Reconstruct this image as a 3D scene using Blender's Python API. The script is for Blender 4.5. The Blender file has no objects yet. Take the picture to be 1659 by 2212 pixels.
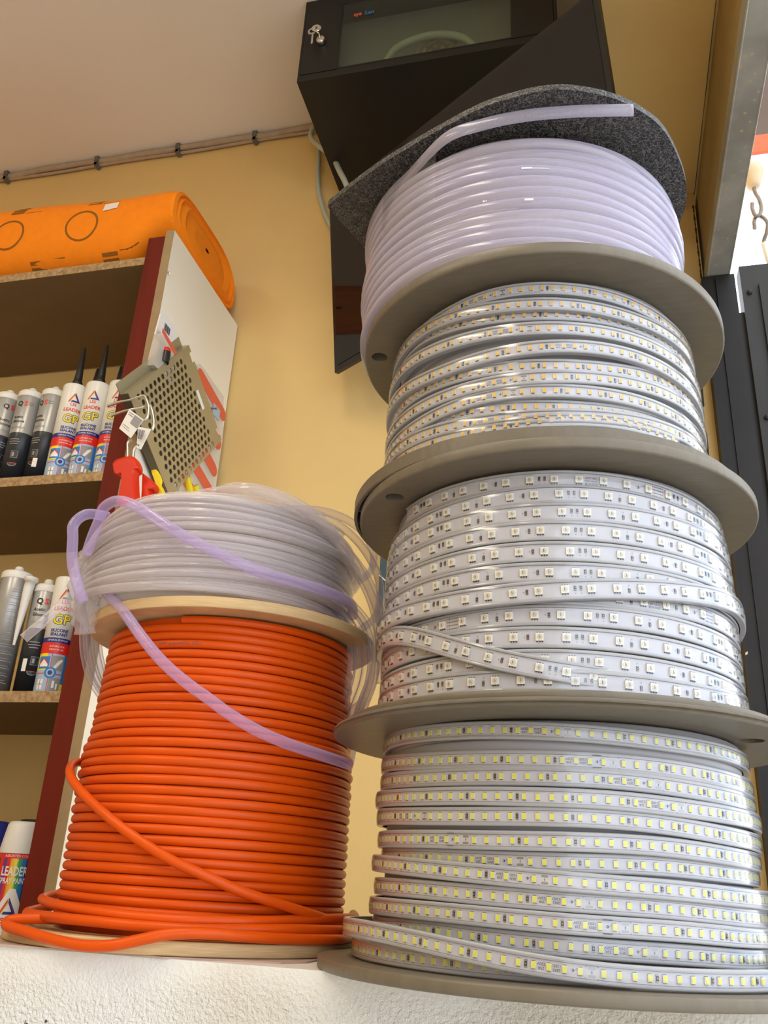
import bpy, bmesh, math, random
import numpy as np
from mathutils import Vector, Matrix
from mathutils.geometry import tessellate_polygon
random.seed(7); rng=np.random.default_rng(7)
SC=bpy.context.scene; COL=SC.collection
PI=math.pi
# x runs along the back wall, y into it, z up; the origin is at the photographer's eye
# ------------------------------------------------------------------ materials
def nt(name):
    m=bpy.data.materials.new(name); m.use_nodes=True
    n=m.node_tree.nodes; l=m.node_tree.links
    return m,n,l,n['Principled BSDF']
def mat(name,col,rough=.5,metal=0,spec=.5,var=0,vscale=30,bump=0,bscale=60,trans=0,ior=1.45,coat=0,sub=0,col2=None,stretch=None,coord='Object'):
    m,n,l,b=nt(name)
    b.inputs['Base Color'].default_value=(*col,1); b.inputs['Roughness'].default_value=rough
    b.inputs['Metallic'].default_value=metal; b.inputs['Specular IOR Level'].default_value=spec
    b.inputs['Transmission Weight'].default_value=trans; b.inputs['IOR'].default_value=ior
    b.inputs['Coat Weight'].default_value=coat; b.inputs['Coat Roughness'].default_value=.08
    if sub: b.inputs['Subsurface Weight'].default_value=sub; b.inputs['Subsurface Radius'].default_value=(.004,.004,.004)
    if var or bump or col2:
        tc=n.new('ShaderNodeTexCoord'); mp=n.new('ShaderNodeMapping'); l.new(tc.outputs[coord],mp.inputs[0])
        if stretch: mp.inputs['Scale'].default_value=stretch
    if var or col2:
        t=n.new('ShaderNodeTexNoise'); t.inputs['Scale'].default_value=vscale; t.inputs['Detail'].default_value=6
        l.new(mp.outputs[0],t.inputs['Vector'])
        r=n.new('ShaderNodeValToRGB'); r.color_ramp.elements[0].position=.3; r.color_ramp.elements[1].position=.7
        c2=col2 or tuple(max(0,c*(1-var)) for c in col)
        r.color_ramp.elements[0].color=(*c2,1); r.color_ramp.elements[1].color=(*col,1)
        l.new(t.outputs['Fac'],r.inputs[0]); l.new(r.outputs[0],b.inputs['Base Color'])
    if bump:
        t=n.new('ShaderNodeTexNoise'); t.inputs['Scale'].default_value=bscale; t.inputs['Detail'].default_value=4
        l.new(mp.outputs[0],t.inputs['Vector'])
        bp=n.new('ShaderNodeBump'); bp.inputs['Strength'].default_value=bump; bp.inputs['Distance'].default_value=.002
        l.new(t.outputs['Fac'],bp.inputs['Height']); l.new(bp.outputs[0],b.inputs['Normal'])
    return m
M={}
M['wall']=mat('yellow_paint',(.79,.565,.235),.7,var=.09,vscale=4,bump=.12,bscale=160)
M['ceiling']=mat('ceiling_paint',(.88,.84,.775),.9,var=.05,vscale=2)
M['ground']=mat('pale_concrete',(.62,.60,.56),.85,var=.1,vscale=2)
M['floor']=mat('floor_tiles',(.60,.58,.55),.6,var=.2,vscale=3)
M['grey_plastic']=mat('grey_plastic',(.165,.138,.098),.42,var=.16,vscale=40,bump=.1,bscale=200,stretch=(1,6,1))
M['hub']=mat('hub_grey',(.2,.19,.17),.5)
M['strip']=mat('strip_pvc',(.37,.37,.385),.20,spec=.6)
M['pcb']=mat('strip_board_white',(.50,.50,.545),.35,var=.04,vscale=90)
M['under']=mat('strip_under_layer',(.38,.37,.39),.4)
M['dark']=mat('component_black',(.02,.02,.022),.35)
M['tin']=mat('tinned_pad',(.30,.295,.29),.35,metal=.6)
M['ledw']=mat('led_case_white',(.74,.72,.66),.3)
M['ledy']=mat('led_phosphor_yellow',(.68,.66,.095),.3)
M['ledo']=mat('led_phosphor_amber',(.76,.44,.07),.3)
M['ledc']=mat('led_lens_cream',(.62,.58,.47),.12)
M['ink']=mat('print_dark',(.09,.09,.12),.5)
M['copper']=mat('pad_copper_red',(.45,.14,.09),.4)
def clear_film(name,amount,tint=(1,1,1)):
    m=bpy.data.materials.new(name); m.use_nodes=True; n=m.node_tree.nodes; l=m.node_tree.links; n.clear()
    o=n.new('ShaderNodeOutputMaterial'); t=n.new('ShaderNodeBsdfTransparent'); t.inputs[0].default_value=(*tint,1)
    g=n.new('ShaderNodeBsdfGlossy'); g.inputs['Roughness'].default_value=.14
    fr=n.new('ShaderNodeLayerWeight'); fr.inputs[0].default_value=.5
    pw=n.new('ShaderNodeMath'); pw.operation='POWER'; pw.inputs[1].default_value=4; l.new(fr.outputs['Facing'],pw.inputs[0])
    mu=n.new('ShaderNodeMath'); mu.operation='MULTIPLY_ADD'; mu.inputs[1].default_value=.8*amount; mu.inputs[2].default_value=.045*amount
    mx=n.new('ShaderNodeMixShader'); l.new(pw.outputs[0],mu.inputs[0]); l.new(mu.outputs[0],mx.inputs[0])
    l.new(t.outputs[0],mx.inputs[1]); l.new(g.outputs[0],mx.inputs[2]); l.new(mx.outputs[0],o.inputs[0]); return m
M['film']=clear_film('clear_sleeve',1.25)
M['glass']=clear_film('smoked_glass',1.0,(.80,.84,.78))
def tubemat(name,col,a0,a1,rough=.12,power=1.6,tint=(.97,.96,.98),spec=.6):
    m,n,l,b=nt(name); b.inputs['Base Color'].default_value=(*col,1); b.inputs['Roughness'].default_value=rough; b.inputs['Specular IOR Level'].default_value=spec
    o=n['Material Output']; t=n.new('ShaderNodeBsdfTransparent'); t.inputs[0].default_value=(*tint,1)
    lw=n.new('ShaderNodeLayerWeight'); lw.inputs[0].default_value=.5
    pw=n.new('ShaderNodeMath'); pw.operation='POWER'; pw.inputs[1].default_value=power; l.new(lw.outputs['Facing'],pw.inputs[0])
    mr=n.new('ShaderNodeMapRange'); mr.inputs[3].default_value=a0; mr.inputs[4].default_value=a1; l.new(pw.outputs[0],mr.inputs[0])
    mx=n.new('ShaderNodeMixShader'); l.new(mr.outputs[0],mx.inputs[0]); l.new(t.outputs[0],mx.inputs[1]); l.new(b.outputs[0],mx.inputs[2]); l.new(mx.outputs[0],o.inputs[0]); return m
M['tube']=tubemat('clear_tube',(.60,.57,.70),.28,.72,.14)
M['tube_coil']=tubemat('clear_tube_coil',(.76,.70,.68),.17,.75,.07,1.6,(.97,.96,.98),.8)
M['tube_clear']=tubemat('clear_tube_thin',(.55,.53,.60),.12,.80,.06,1.3)
M['tube_in']=tubemat('tube_inner_layers',(.78,.71,.66),.62,.95,.35)
M['tube_lav']=tubemat('lavender_tube',(.56,.46,.72),.22,.78,.08,1.3,(.97,.92,1))
M['tape']=tubemat('clear_tape',(.70,.67,.68),.16,.6,.15)
M['orange']=mat('orange_cable',(.66,.080,.003),.35,spec=.26,var=.10,vscale=25)
M['ply']=mat('plywood',(.66,.45,.22),.6,var=.25,vscale=25,stretch=(2,2,60))
M['ply_face']=mat('plywood_face',(.50,.31,.15),.6,var=.2,vscale=14,stretch=(1,8,1))
def textured_black():
    m,n,l,b=nt('textured_black_board')
    b.inputs['Roughness'].default_value=.45; b.inputs['Specular IOR Level'].default_value=.45
    tc=n.new('ShaderNodeTexCoord'); t=n.new('ShaderNodeTexNoise'); t.inputs['Scale'].default_value=330; t.inputs['Detail'].default_value=1.5; t.inputs['Distortion'].default_value=2.2
    l.new(tc.outputs['Object'],t.inputs['Vector'])
    r=n.new('ShaderNodeValToRGB'); r.color_ramp.elements[0].position=.47; r.color_ramp.elements[1].position=.60
    r.color_ramp.elements[0].color=(.012,.011,.011,1); r.color_ramp.elements[1].color=(.125,.118,.114,1)
    l.new(t.outputs['Fac'],r.inputs[0]); l.new(r.outputs[0],b.inputs['Base Color'])
    bp=n.new('ShaderNodeBump'); bp.inputs['Strength'].default_value=.9; bp.inputs['Distance'].default_value=.0012
    l.new(t.outputs['Fac'],bp.inputs['Height']); l.new(bp.outputs[0],b.inputs['Normal']); return m
M['texblack']=textured_black()
M['black']=mat('black_steel',(.012,.012,.012),.38,spec=.4)
M['blackgloss']=mat('black_gloss_screen',(.008,.008,.009),.05,spec=.5)
M['bezel']=mat('black_bezel',(.012,.012,.012),.25)
M['white_board']=mat('white_laminate',(.93,.87,.74),.45,var=.03,vscale=6)
M['chip']=mat('chipboard_edge',(.50,.34,.17),.8,col2=(.26,.15,.07),vscale=140)
M['chip_face']=mat('chipboard_face',(.20,.12,.05),.75,var=.1,vscale=12)
M['brown_edge']=mat('brown_board_edge',(.36,.25,.13),.55,var=.15,vscale=30)
M['red_wood']=mat('red_stained_board',(.155,.014,.005),.6,spec=.25,var=.25,vscale=10,stretch=(6,6,.6))
M['roll']=mat('orange_cloth',(.98,.265,.003),.9,var=.07,vscale=60,bump=.25,bscale=240)
M['roll_print']=mat('cloth_print_brown',(.27,.10,.006),.9)
M['white_plastic']=mat('white_plastic',(.78,.76,.72),.35)
M['paper']=mat('white_paper',(.82,.80,.77),.7)
M['noz']=mat('black_nozzle',(.014,.014,.015),.4)
M['cart_w']=mat('cartridge_white',(.80,.78,.73),.3)
M['cart_g']=mat('cartridge_silver',(.40,.40,.40),.32,metal=.35)
M['cart_d']=mat('cartridge_dark',(.030,.034,.042),.32)
M['navy']=mat('label_navy',(.02,.03,.22),.35)
M['red']=mat('label_red',(.72,.03,.02),.35)
M['yellow']=mat('label_yellow',(.88,.72,.03),.35)
M['gold']=mat('label_gold',(.85,.42,.03),.35)
M['blue']=mat('label_blue',(.03,.20,.55),.35)
M['sky_lbl']=mat('label_pale_blue',(.38,.50,.68),.35)
M['green']=mat('label_green',(.05,.36,.10),.35)
M['purple']=mat('label_purple',(.16,.04,.25),.35)
M['mid_grey']=mat('label_grey',(.28,.28,.29),.4)
M['txt_w']=mat('label_white',(.85,.84,.82),.4)
M['zinc']=mat('zinc_plate',(.47,.42,.27),.38,metal=.55,var=.08,vscale=18)
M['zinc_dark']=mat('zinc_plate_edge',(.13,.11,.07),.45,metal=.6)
M['wire']=mat('zinc_wire',(.60,.60,.58),.28,metal=.9)
M['chrome']=mat('chrome',(.8,.8,.78),.12,metal=1)
M['redp']=mat('red_plastic',(.66,.028,.006),.38)
M['yelp']=mat('yellow_plastic',(.85,.66,.01),.4)
M['bag']=tubemat('clear_bag',(.80,.74,.66),.42,.8,.25)
M['stripe_red']=mat('bag_stripe_red',(.72,.12,.06),.45)
M['wcable']=mat('beige_cable',(.46,.36,.26),.6,var=.15,vscale=40)
M['clip']=mat('grey_clip',(.14,.14,.13),.5)
M['gcable']=mat('grey_network_cable',(.46,.51,.45),.45)
M['jamb']=mat('dark_steel_paint',(.020,.0175,.016),.45,spec=.25,var=.2,vscale=20)
M['gate']=mat('dark_gate_paint',(.038,.035,.032),.45,spec=.3,var=.18,vscale=12)
M['soffit']=mat('ochre_board',(.36,.25,.10),.65,var=.12,vscale=6)
M['crack']=mat('dark_gap',(.07,.055,.035),.9)
M['awning']=mat('brown_awning',(.115,.075,.052),.8,var=.2,vscale=4)
M['awning_red']=mat('red_awning_trim',(.75,.10,.03),.6)
M['ceramic']=mat('cream_insulator',(.60,.44,.27),.4)
M['rust']=mat('rusty_steel',(.30,.24,.20),.55,metal=.4,var=.4,vscale=60)
M['rod']=mat('cream_rod',(.78,.72,.58),.5)
M['pinkboard']=mat('pink_board',(.50,.36,.29),.7,var=.18,vscale=18,stretch=(.6,6,6))
M['teal']=mat('dark_teal_plastic',(.015,.05,.075),.35)
def steel():
    m,n,l,b=nt('spotted_steel'); b.inputs['Roughness'].default_value=.42; b.inputs['Metallic'].default_value=.35
    tc=n.new('ShaderNodeTexCoord'); v=n.new('ShaderNodeTexVoronoi'); v.inputs['Scale'].default_value=62; v.inputs['Randomness'].default_value=1
    l.new(tc.outputs['Object'],v.inputs['Vector'])
    nz=n.new('ShaderNodeTexNoise'); nz.inputs['Scale'].default_value=14; nz.inputs['Detail'].default_value=5; l.new(tc.outputs['Object'],nz.inputs['Vector'])
    r=n.new('ShaderNodeValToRGB'); e=r.color_ramp.elements; e[0].position=.13; e[0].color=(1,1,1,1); e[1].position=.21; e[1].color=(0,0,0,1)
    l.new(v.outputs['Distance'],r.inputs[0])
    r2=n.new('ShaderNodeValToRGB'); e=r2.color_ramp.elements; e[0].position=.35; e[0].color=(.30,.29,.265,1); e[1].position=.7; e[1].color=(.44,.43,.39,1)
    l.new(nz.outputs['Fac'],r2.inputs[0])
    cr=n.new('ShaderNodeValToRGB'); e=cr.color_ramp.elements; e[0].position=.12; e[0].color=(0,0,0,1); e[1].position=.16; e[1].color=(1,1,1,1)
    l.new(v.outputs['Color'],cr.inputs[0])
    mu=n.new('ShaderNodeMath'); mu.operation='MULTIPLY'; l.new(r.outputs[0],mu.inputs[0]); l.new(cr.outputs[0],mu.inputs[1])
    mx=n.new('ShaderNodeMix'); mx.data_type='RGBA'; l.new(mu.outputs[0],mx.inputs[0]); l.new(r2.outputs[0],mx.inputs[6]); mx.inputs[7].default_value=(.55,.42,.25,1)
    l.new(mx.outputs[2],b.inputs['Base Color']); return m
M['steel']=steel()
def plaster():
    m,n,l,b=nt('rough_white_plaster'); b.inputs['Roughness'].default_value=.75
    tc=n.new('ShaderNodeTexCoord'); sep=n.new('ShaderNodeSeparateXYZ'); l.new(tc.outputs['Object'],sep.inputs[0])
    n1=n.new('ShaderNodeTexNoise'); n1.inputs['Scale'].default_value=430; n1.inputs['Detail'].default_value=4; n1.inputs['Distortion'].default_value=.1; l.new(tc.outputs['Object'],n1.inputs['Vector'])
    n2=n.new('ShaderNodeTexNoise'); n2.inputs['Scale'].default_value=9; n2.inputs['Detail'].default_value=4; l.new(tc.outputs['Object'],n2.inputs['Vector'])
    # weathered band of the plaster between the top edge and the smoother lower coat
    ad=n.new('ShaderNodeMath'); ad.operation='MULTIPLY_ADD'; ad.inputs[1].default_value=.03; l.new(n2.outputs['Fac'],ad.inputs[0]); l.new(sep.outputs['Z'],ad.inputs[2])
    rp=n.new('ShaderNodeValToRGB'); e=rp.color_ramp.elements
    mr=n.new('ShaderNodeMapRange'); mr.inputs[1].default_value=-.11; mr.inputs[2].default_value=-.03; l.new(ad.outputs[0],mr.inputs[0])
    e[0].position=.22; e[0].color=(.12,.12,.12,1); e[1].position=.27; e[1].color=(1,1,1,1)
    x=rp.color_ramp.elements.new(.62); x.color=(.8,.8,.8,1); x=rp.color_ramp.elements.new(.85); x.color=(.25,.25,.25,1)
    l.new(mr.outputs[0],rp.inputs[0])
    bp=n.new('ShaderNodeBump'); bp.inputs['Distance'].default_value=.004; l.new(n1.outputs['Fac'],bp.inputs['Height']); l.new(rp.outputs[0],bp.inputs['Strength']); l.new(bp.outputs[0],b.inputs['Normal'])
    rc=n.new('ShaderNodeValToRGB'); e=rc.color_ramp.elements; e[0].position=.3; e[0].color=(.68,.65,.58,1); e[1].position=.62; e[1].color=(.76,.765,.745,1)
    l.new(n2.outputs['Fac'],rc.inputs[0])
    # pits
    v=n.new('ShaderNodeTexNoise'); v.inputs['Scale'].default_value=120; v.inputs['Detail'].default_value=2; l.new(tc.outputs['Object'],v.inputs['Vector'])
    pr=n.new('ShaderNodeValToRGB'); e=pr.color_ramp.elements; e[0].position=.70; e[0].color=(0,0,0,1); e[1].position=.73; e[1].color=(1,1,1,1); l.new(v.outputs['Fac'],pr.inputs[0])
    pz=n.new('ShaderNodeValToRGB'); e=pz.color_ramp.elements; e[0].position=.26; e[0].color=(0,0,0,1); e[1].position=.3; e[1].color=(1,1,1,1)
    x=pz.color_ramp.elements.new(.42); x.color=(1,1,1,1); x=pz.color_ramp.elements.new(.46); x.color=(0,0,0,1); l.new(mr.outputs[0],pz.inputs[0])
    mu=n.new('ShaderNodeMath'); mu.operation='MULTIPLY'; l.new(pr.outputs[0],mu.inputs[0]); l.new(pz.outputs[0],mu.inputs[1])
    mx=n.new('ShaderNodeMix'); mx.data_type='RGBA'; l.new(mu.outputs[0],mx.inputs[0]); l.new(rc.outputs[0],mx.inputs[6]); mx.inputs[7].default_value=(.05,.05,.06,1)
    l.new(mx.outputs[2],b.inputs['Base Color']); return m
M['plaster']=plaster()
# ------------------------------------------------------------------ mesh helpers
class MB:
    def __init__(s): s.v=[]; s.f=[]; s.m=[]; s.s=[]
    def add(s,v,f,mi=0,smooth=False):
        o=len(s.v); s.v.extend([tuple(map(float,p)) for p in v]); s.f.extend([tuple(i+o for i in q) for q in f])
        s.m.extend([mi]*len(f)); s.s.extend([smooth]*len(f)); return s
    def box(s,a,b,mi=0):
        (x0,y0,z0),(x1,y1,z1)=a,b
        v=[(x0,y0,z0),(x1,y0,z0),(x1,y1,z0),(x0,y1,z0),(x0,y0,z1),(x1,y0,z1),(x1,y1,z1),(x0,y1,z1)]
        return s.add(v,[(3,2,1,0),(4,5,6,7),(0,1,5,4),(1,2,6,5),(2,3,7,6),(3,0,4,7)],mi)
    def obox(s,o,ex,ey,ez,mi=0):  # box from corner o with edge vectors
        o,ex,ey,ez=[Vector(q) for q in (o,ex,ey,ez)]
        v=[o,o+ex,o+ex+ey,o+ey,o+ez,o+ex+ez,o+ex+ey+ez,o+ey+ez]
        return s.add(v,[(3,2,1,0),(4,5,6,7),(0,1,5,4),(1,2,6,5),(2,3,7,6),(3,0,4,7)],mi)
    def lathe(s,prof,c=(0,0),n=48,mi=0,smooth=True,mis=None,a0=0,a1=2*PI):
        full=abs(a1-a0-2*PI)<1e-6; k=n if full else n+1
        v=[]
        for (r,z) in prof:
            for i in range(k):
                a=a0+(a1-a0)*i/n; v.append((c[0]+r*math.cos(a),c[1]+r*math.sin(a),z))
        for j in range(len(prof)-1):
            f=[]
            for i in range(n):
                i2=(i+1)%k; f.append((j*k+i,j*k+i2,(j+1)*k+i2,(j+1)*k+i))
            base=len(s.v)
            if j==0: s.v.extend(v); b0=base
            s.f.extend([tuple(q+b0 for q in t) for t in f]); s.m.extend([mis[j] if mis else mi]*len(f)); s.s.extend([smooth]*len(f))
        return s
    def tube(s,P,r,n=8,mi=0,caps=True,flat=None):
        P=np.asarray(P,float); N=len(P); T=np.gradient(P,axis=0); T/=np.linalg.norm(T,axis=1)[:,None]+1e-12
        up=np.array([0,0,1.]) if abs(T[0][2])<.9 else np.array([1.,0,0])
        A=np.cross(T[0],up); A/=np.linalg.norm(A); v=[]
        for i in range(N):
            A=A-T[i]*(A@T[i]); A/=np.linalg.norm(A)+1e-12; B=np.cross(T[i],A); rr=r[i] if hasattr(r,'__len__') else r
            for k in range(n):
                a=2*PI*k/n; v.append(P[i]+rr*(math.cos(a)*A+math.sin(a)*B))
        f=[(i*n+k,i*n+(k+1)%n,(i+1)*n+(k+1)%n,(i+1)*n+k) for i in range(N-1) for k in range(n)]
        s.add(v,f,mi,True)
        if caps: s.add([v[k] for k in range(n)],[tuple(range(n))[::-1]],mi); s.add([v[(N-1)*n+k] for k in range(n)],[tuple(range(n))],mi)
        return s
    def prism(s,loops,o,ex,ey,ez,mi=0,mi_side=None,smooth=False):  # 2D loops (first outer) in plane o+x*ex+y*ey, thickness vector ez
        o,ex,ey,ez=[np.array(q,float) for q in (o,ex,ey,ez)]
        tri=tessellate_polygon([[Vector((p[0],p[1],0)) for p in L] for L in loops])
        pts=[p for L in loops for p in L]; n=len(pts)
        lo=[o+ex*p[0]+ey*p[1] for p in pts]; hi=[q+ez for q in lo]
        tri=[t if (pts[t[1]][0]-pts[t[0]][0])*(pts[t[2]][1]-pts[t[0]][1])-(pts[t[1]][1]-pts[t[0]][1])*(pts[t[2]][0]-pts[t[0]][0])>0 else t[::-1] for t in tri]
        s.add(lo+hi,[tuple(t[::-1]) for t in tri]+[tuple(i+n for i in t) for t in tri],mi)
        k=0
        for li,L in enumerate(loops):
            m=len(L); area=sum(L[i][0]*L[(i+1)%m][1]-L[(i+1)%m][0]*L[i][1] for i in range(m))
            ids=list(range(k,k+m)); 
            if (area<0)!=(li>0): ids=ids[::-1]
            v=[lo[i] for i in ids]+[hi[i] for i in ids]
            s.add(v,[(i,(i+1)%m,m+(i+1)%m,m+i) for i in range(m)],mi if mi_side is None else mi_side,smooth); k+=m
        return s
    def sphere(s,c,r,n=16,mi=0,sc=(1,1,1)):
        v=[];
        for j in range(n//2+1):
            t=PI*j/(n//2)
            for i in range(n): a=2*PI*i/n; v.append((c[0]+sc[0]*r*math.sin(t)*math.cos(a),c[1]+sc[1]*r*math.sin(t)*math.sin(a),c[2]+sc[2]*r*math.cos(t)))
        f=[(j*n+i,(j+1)*n+i,(j+1)*n+(i+1)%n,j*n+(i+1)%n) for j in range(n//2) for i in range(n)]
        return s.add(v,f,mi,True)
    def mesh(s,name,mats):
        me=bpy.data.meshes.new(name); me.from_pydata(s.v,[],s.f)
        me.polygons.foreach_set('material_index',s.m); me.polygons.foreach_set('use_smooth',s.s)
        for q in mats: me.materials.append(q)
        me.update(); return me
    def build(s,name,mats,parent=None,loc=None,**tags):
        if not isinstance(mats,(list,tuple)): mats=[mats]
        o=bpy.data.objects.new(name,s.mesh(name,mats)); COL.objects.link(o)
        return finish(o,parent,loc,**tags)
def finish(o,parent=None,loc=None,label=None,category=None,group=None,kind=None):
    if parent is not None:
        o.parent=parent; o.matrix_parent_inverse=Matrix.Translation(-WLOC.get(parent.name,Vector((0,0,0))))
    if loc is not None: o.location=loc
    for k,v in (('label',label),('category',category),('group',group),('kind',kind)):
        if v: o[k]=v
    return o
WLOC={}
def thing(name,label,cat,loc=(0,0,0),group=None):
    o=bpy.data.objects.new(name,None); COL.objects.link(o); o.empty_display_size=.02
    o.location=loc; WLOC[o.name]=Vector(loc)
    o['label']=label; o['category']=cat
    if group: o['group']=group
    return o
def circ(c,r,n=24,a0=0): return [(c[0]+r*math.cos(a0+2*PI*i/n),c[1]+r*math.sin(a0+2*PI*i/n)) for i in range(n)]
_tc={}
def text2d(s,size,bold=0,align='CENTER'):
    key=(s,size,bold,align)
    if key not in _tc:
        cu=bpy.data.curves.new('t','FONT'); cu.body=s; cu.size=size; cu.align_x=align; cu.align_y='CENTER'; cu.resolution_u=2; cu.offset=bold
        ob=bpy.data.objects.new('t',cu); me=bpy.data.meshes.new_from_object(ob)
        _tc[key]=([tuple(v.co)[:2] for v in me.vertices],[tuple(p.vertices) for p in me.polygons])
        bpy.data.objects.remove(ob); bpy.data.curves.remove(cu); bpy.data.meshes.remove(me)
    return _tc[key]
def catmull(P,n=8):
    P=np.asarray(P,float); Q=np.vstack([2*P[0]-P[1],P,2*P[-1]-P[-2]]); out=[]
    for i in range(1,len(Q)-2):
        for k in range(n):
            t=k/n; out.append(.5*((2*Q[i])+(-Q[i-1]+Q[i+1])*t+(2*Q[i-1]-5*Q[i]+4*Q[i+1]-Q[i+2])*t*t+(-Q[i-1]+3*Q[i]-3*Q[i+1]+Q[i+2])*t**3))
    out.append(Q[-2]); return np.array(out)
# ------------------------------------------------------------------ the room
ZC=1.835; YB=1.62; XR=.247; ZF=-1.25
def struct(name,mb,m,label=None): return mb.build(name,m,kind='structure',label=label)
struct('wall_back',MB().box((-3.2,YB,ZF),(.245,YB+.15,ZC+.1)),M['wall'])
struct('wall_right',MB().box((XR,-2.6,1.455),(XR+.04,YB+.15,ZC+.1)),M['wall'])
struct('wall_left',MB().box((-3.35,-2.6,ZF),(-3.2,YB+.15,ZC+.1)),M['wall'])
struct('front_light_blocker',MB().box((-3.2,-2.75,ZF),(XR,-2.6,ZC+.1)),M['wall'])  # unseen wall added behind the eye to keep out light from the front
struct('ceiling',MB().box((-3.2,-2.6,ZC),(XR,YB,ZC+.1)),M['ceiling'])
struct('floor',MB().box((-3.2,-2.6,ZF-.1),(XR,YB,ZF)),M['floor'])
struct('pavement',MB().box((XR,-6,ZF-.12),(7,6,ZF-.02)),M['ground'])
# boxed-in beam over the opening, painted like the wall
struct('trim_5',MB().box((.035,-2.6,1.4555),(XR-.0005,YB-.0005,ZC-.0005)),M['wall'])
# lintel over the shop opening: ochre board, then the spotted steel beam
lb=MB(); lb.box((XR+.004,-2.6,1.236),(XR+.04,YB+.1,1.449))
struct('trim_1',lb,M['soffit'])
ck=MB(); ys=np.linspace(-.5,1.62,40)
w0=[.001+.0035*abs(math.sin(i*1.7)+.6*math.sin(i*.53)) for i in range(40)]
v=[(XR-.0006,y,1.449-.6*w) for y,w in zip(ys,w0)]+[(XR-.0006,y,1.452+w) for y,w in zip(ys,w0)]
ck.add(v,[(i,i+1,i+41,i+40) for i in range(39)])
v=[(.2405-.3*w,YB-.0006,1.20+.22*i/39) for i,w in enumerate(w0)]+[(.2415+.3*w,YB-.0006,1.20+.22*i/39) for i,w in enumerate(w0)]
ck.add(v,[(i,i+1,i+41,i+40) for i in range(39)])
struct('trim_2',ck,M['crack'])
sb=MB(); sb.box((XR,-2.6,1.2),(.292,YB-.002,1.204)).box((XR,-2.6,1.204),(XR+.004,YB-.002,1.236)).box((.288,-2.6,1.204),(.292,YB-.002,1.236))
sb.tube([(XR+.0015,-2.6,1.2015),(XR+.0015,YB-.002,1.2015)],.0022,8).tube([(.2905,-2.6,1.2015),(.2905,YB-.002,1.2015)],.0022,8)
struct('trim_3',sb,M['steel'])
# dark jamb of the opening beside the back wall
jm=MB(); jm.box((.236,1.585,ZF),(.300,1.66,1.198)).box((.2355,1.582,ZF),(.2415,1.5855,1.17)).box((.262,1.581,ZF),(.266,1.5855,1.19))
struct('trim_4',jm,M['jamb'])
# paint flaws on the wall strip and paint chips on the jamb
fl=MB()
for (x,z,h) in ((.2175,.935,.055),(.2165,.822,.058),(.222,.66,.02)):
    fl.add([(x-.0022,YB-.0006,z-h/2),(x+.002,YB-.0006,z-h/2+.004),(x+.0026,YB-.0006,z+h/2),(x-.0016,YB-.0006,z+h/2-.003)],[(0,1,2,3)])
fl.build('wall_scratches',M['crack'],kind='structure')
ch=MB()
for (x,z,h) in ((.2385,.262,.017),(.2385,.243,.009),(.2385,.225,.012),(.2387,.455,.01),(.239,.40,.007)):
    ch.add([(x-.0022,1.5815,z-h/2),(x+.0018,1.5815,z-h/2+.002),(x+.0024,1.5815,z+h/2),(x-.0016,1.5815,z+h/2-.002)],[(0,1,2,3)])
ch.build('paint_chips',M['ceramic'],kind='structure')
# white plastered ledge the reels stand on, and the thin board on it
ZL=-.0518
LG=[(-2.4,.615),(1.4,.615),(1.4,1.0),(-.40,1.0),(-.452,.690),(-2.4,.690)]
struct('ledge',MB().prism([LG],(0,0,ZF),(1,0,0),(0,1,0),(0,0,ZL-ZF)),M['plaster'])
lbd=MB(); lbd.prism([[(-2.4,.613),(-.30,.613),(-.225,.640),(-.2125,.66),(-.2125,.97),(-.405,.97),(-.4525,.689),(-2.4,.689)]],(0,0,ZL),(1,0,0),(0,1,0),(0,0,.0012))
lbd.build('ledge_board',M['pinkboard'],label='thin pinkish board lying on the white ledge under the orange cable reel',category='board')
# ------------------------------------------------------------------ outside the opening
g=thing('gate','dark grey steel gate leaf standing outside the opening','gate',(.66,1.74,ZF))
mb=MB().box((.337,1.72,ZF),(1.1,1.76,1.318)); mb.box((.302,1.735,ZF),(.337,1.75,1.205)); mb.build('leaf',M['gate'],g)
pn=MB(); pn.box((.372,1.712,ZF+.1),(1.05,1.72,1.262)); pn.build('panel',M['gate'],g)
bt=MB()
for z in (1.245,.93,.60): MB().sphere((.352,1.718,z),.006,10).build('rivet',M['gate'],g)
a=thing('awning','brown awning with a red lower trim outside the opening, beyond the insulator','awning',(1.3,2.2,2.13))
mb=MB(); mb.box((.45,2.2,2.166),(2.6,2.24,3.3))
for i in range(9): mb.tube([(.45+.26*i,2.199,2.17),(.46+.26*i,2.196,2.7),(.45+.26*i,2.199,3.3)],.012,8)
mb.build('canopy',M['awning'],a)
MB().box((.45,2.197,2.10),(2.6,2.21,2.166)).build('trim',M['awning_red'],a,label='red strip under the brown canopy')
ins=MB(); prof=[(.0005,.036),(.012,.035),(.021,.027),(.0255,.012),(.0245,-.004),(.018,-.02),(.016,-.03),(.011,-.036),(.0005,-.037)]
ins.lathe([(r,1.572+z) for r,z in prof],(.393,1.72),24)
ins.build('insulator',M['ceramic'],label='cream egg-shaped insulator above the steel hooks in the opening',category='insulator')
hk=MB(); hk.tube(catmull([(.392,1.72,1.545),(.394,1.72,1.522),(.400,1.72,1.502),(.402,1.72,1.475),(.396,1.72,1.456),(.387,1.72,1.455),(.383,1.72,1.475),(.384,1.72,1.492)],6),.0045,8)
hk.build('hook',M['rust'],label='rusty S-shaped hook hanging under the cream insulator',category='hook')
h2=MB(); h2.tube(catmull([(.383,1.727,1.424),(.385,1.727,1.448),(.393,1.729,1.462),(.405,1.727,1.452),(.411,1.724,1.432),(.407,1.727,1.41),(.401,1.735,1.396),(.4005,1.738,1.387)],6),.0044,8)
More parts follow.
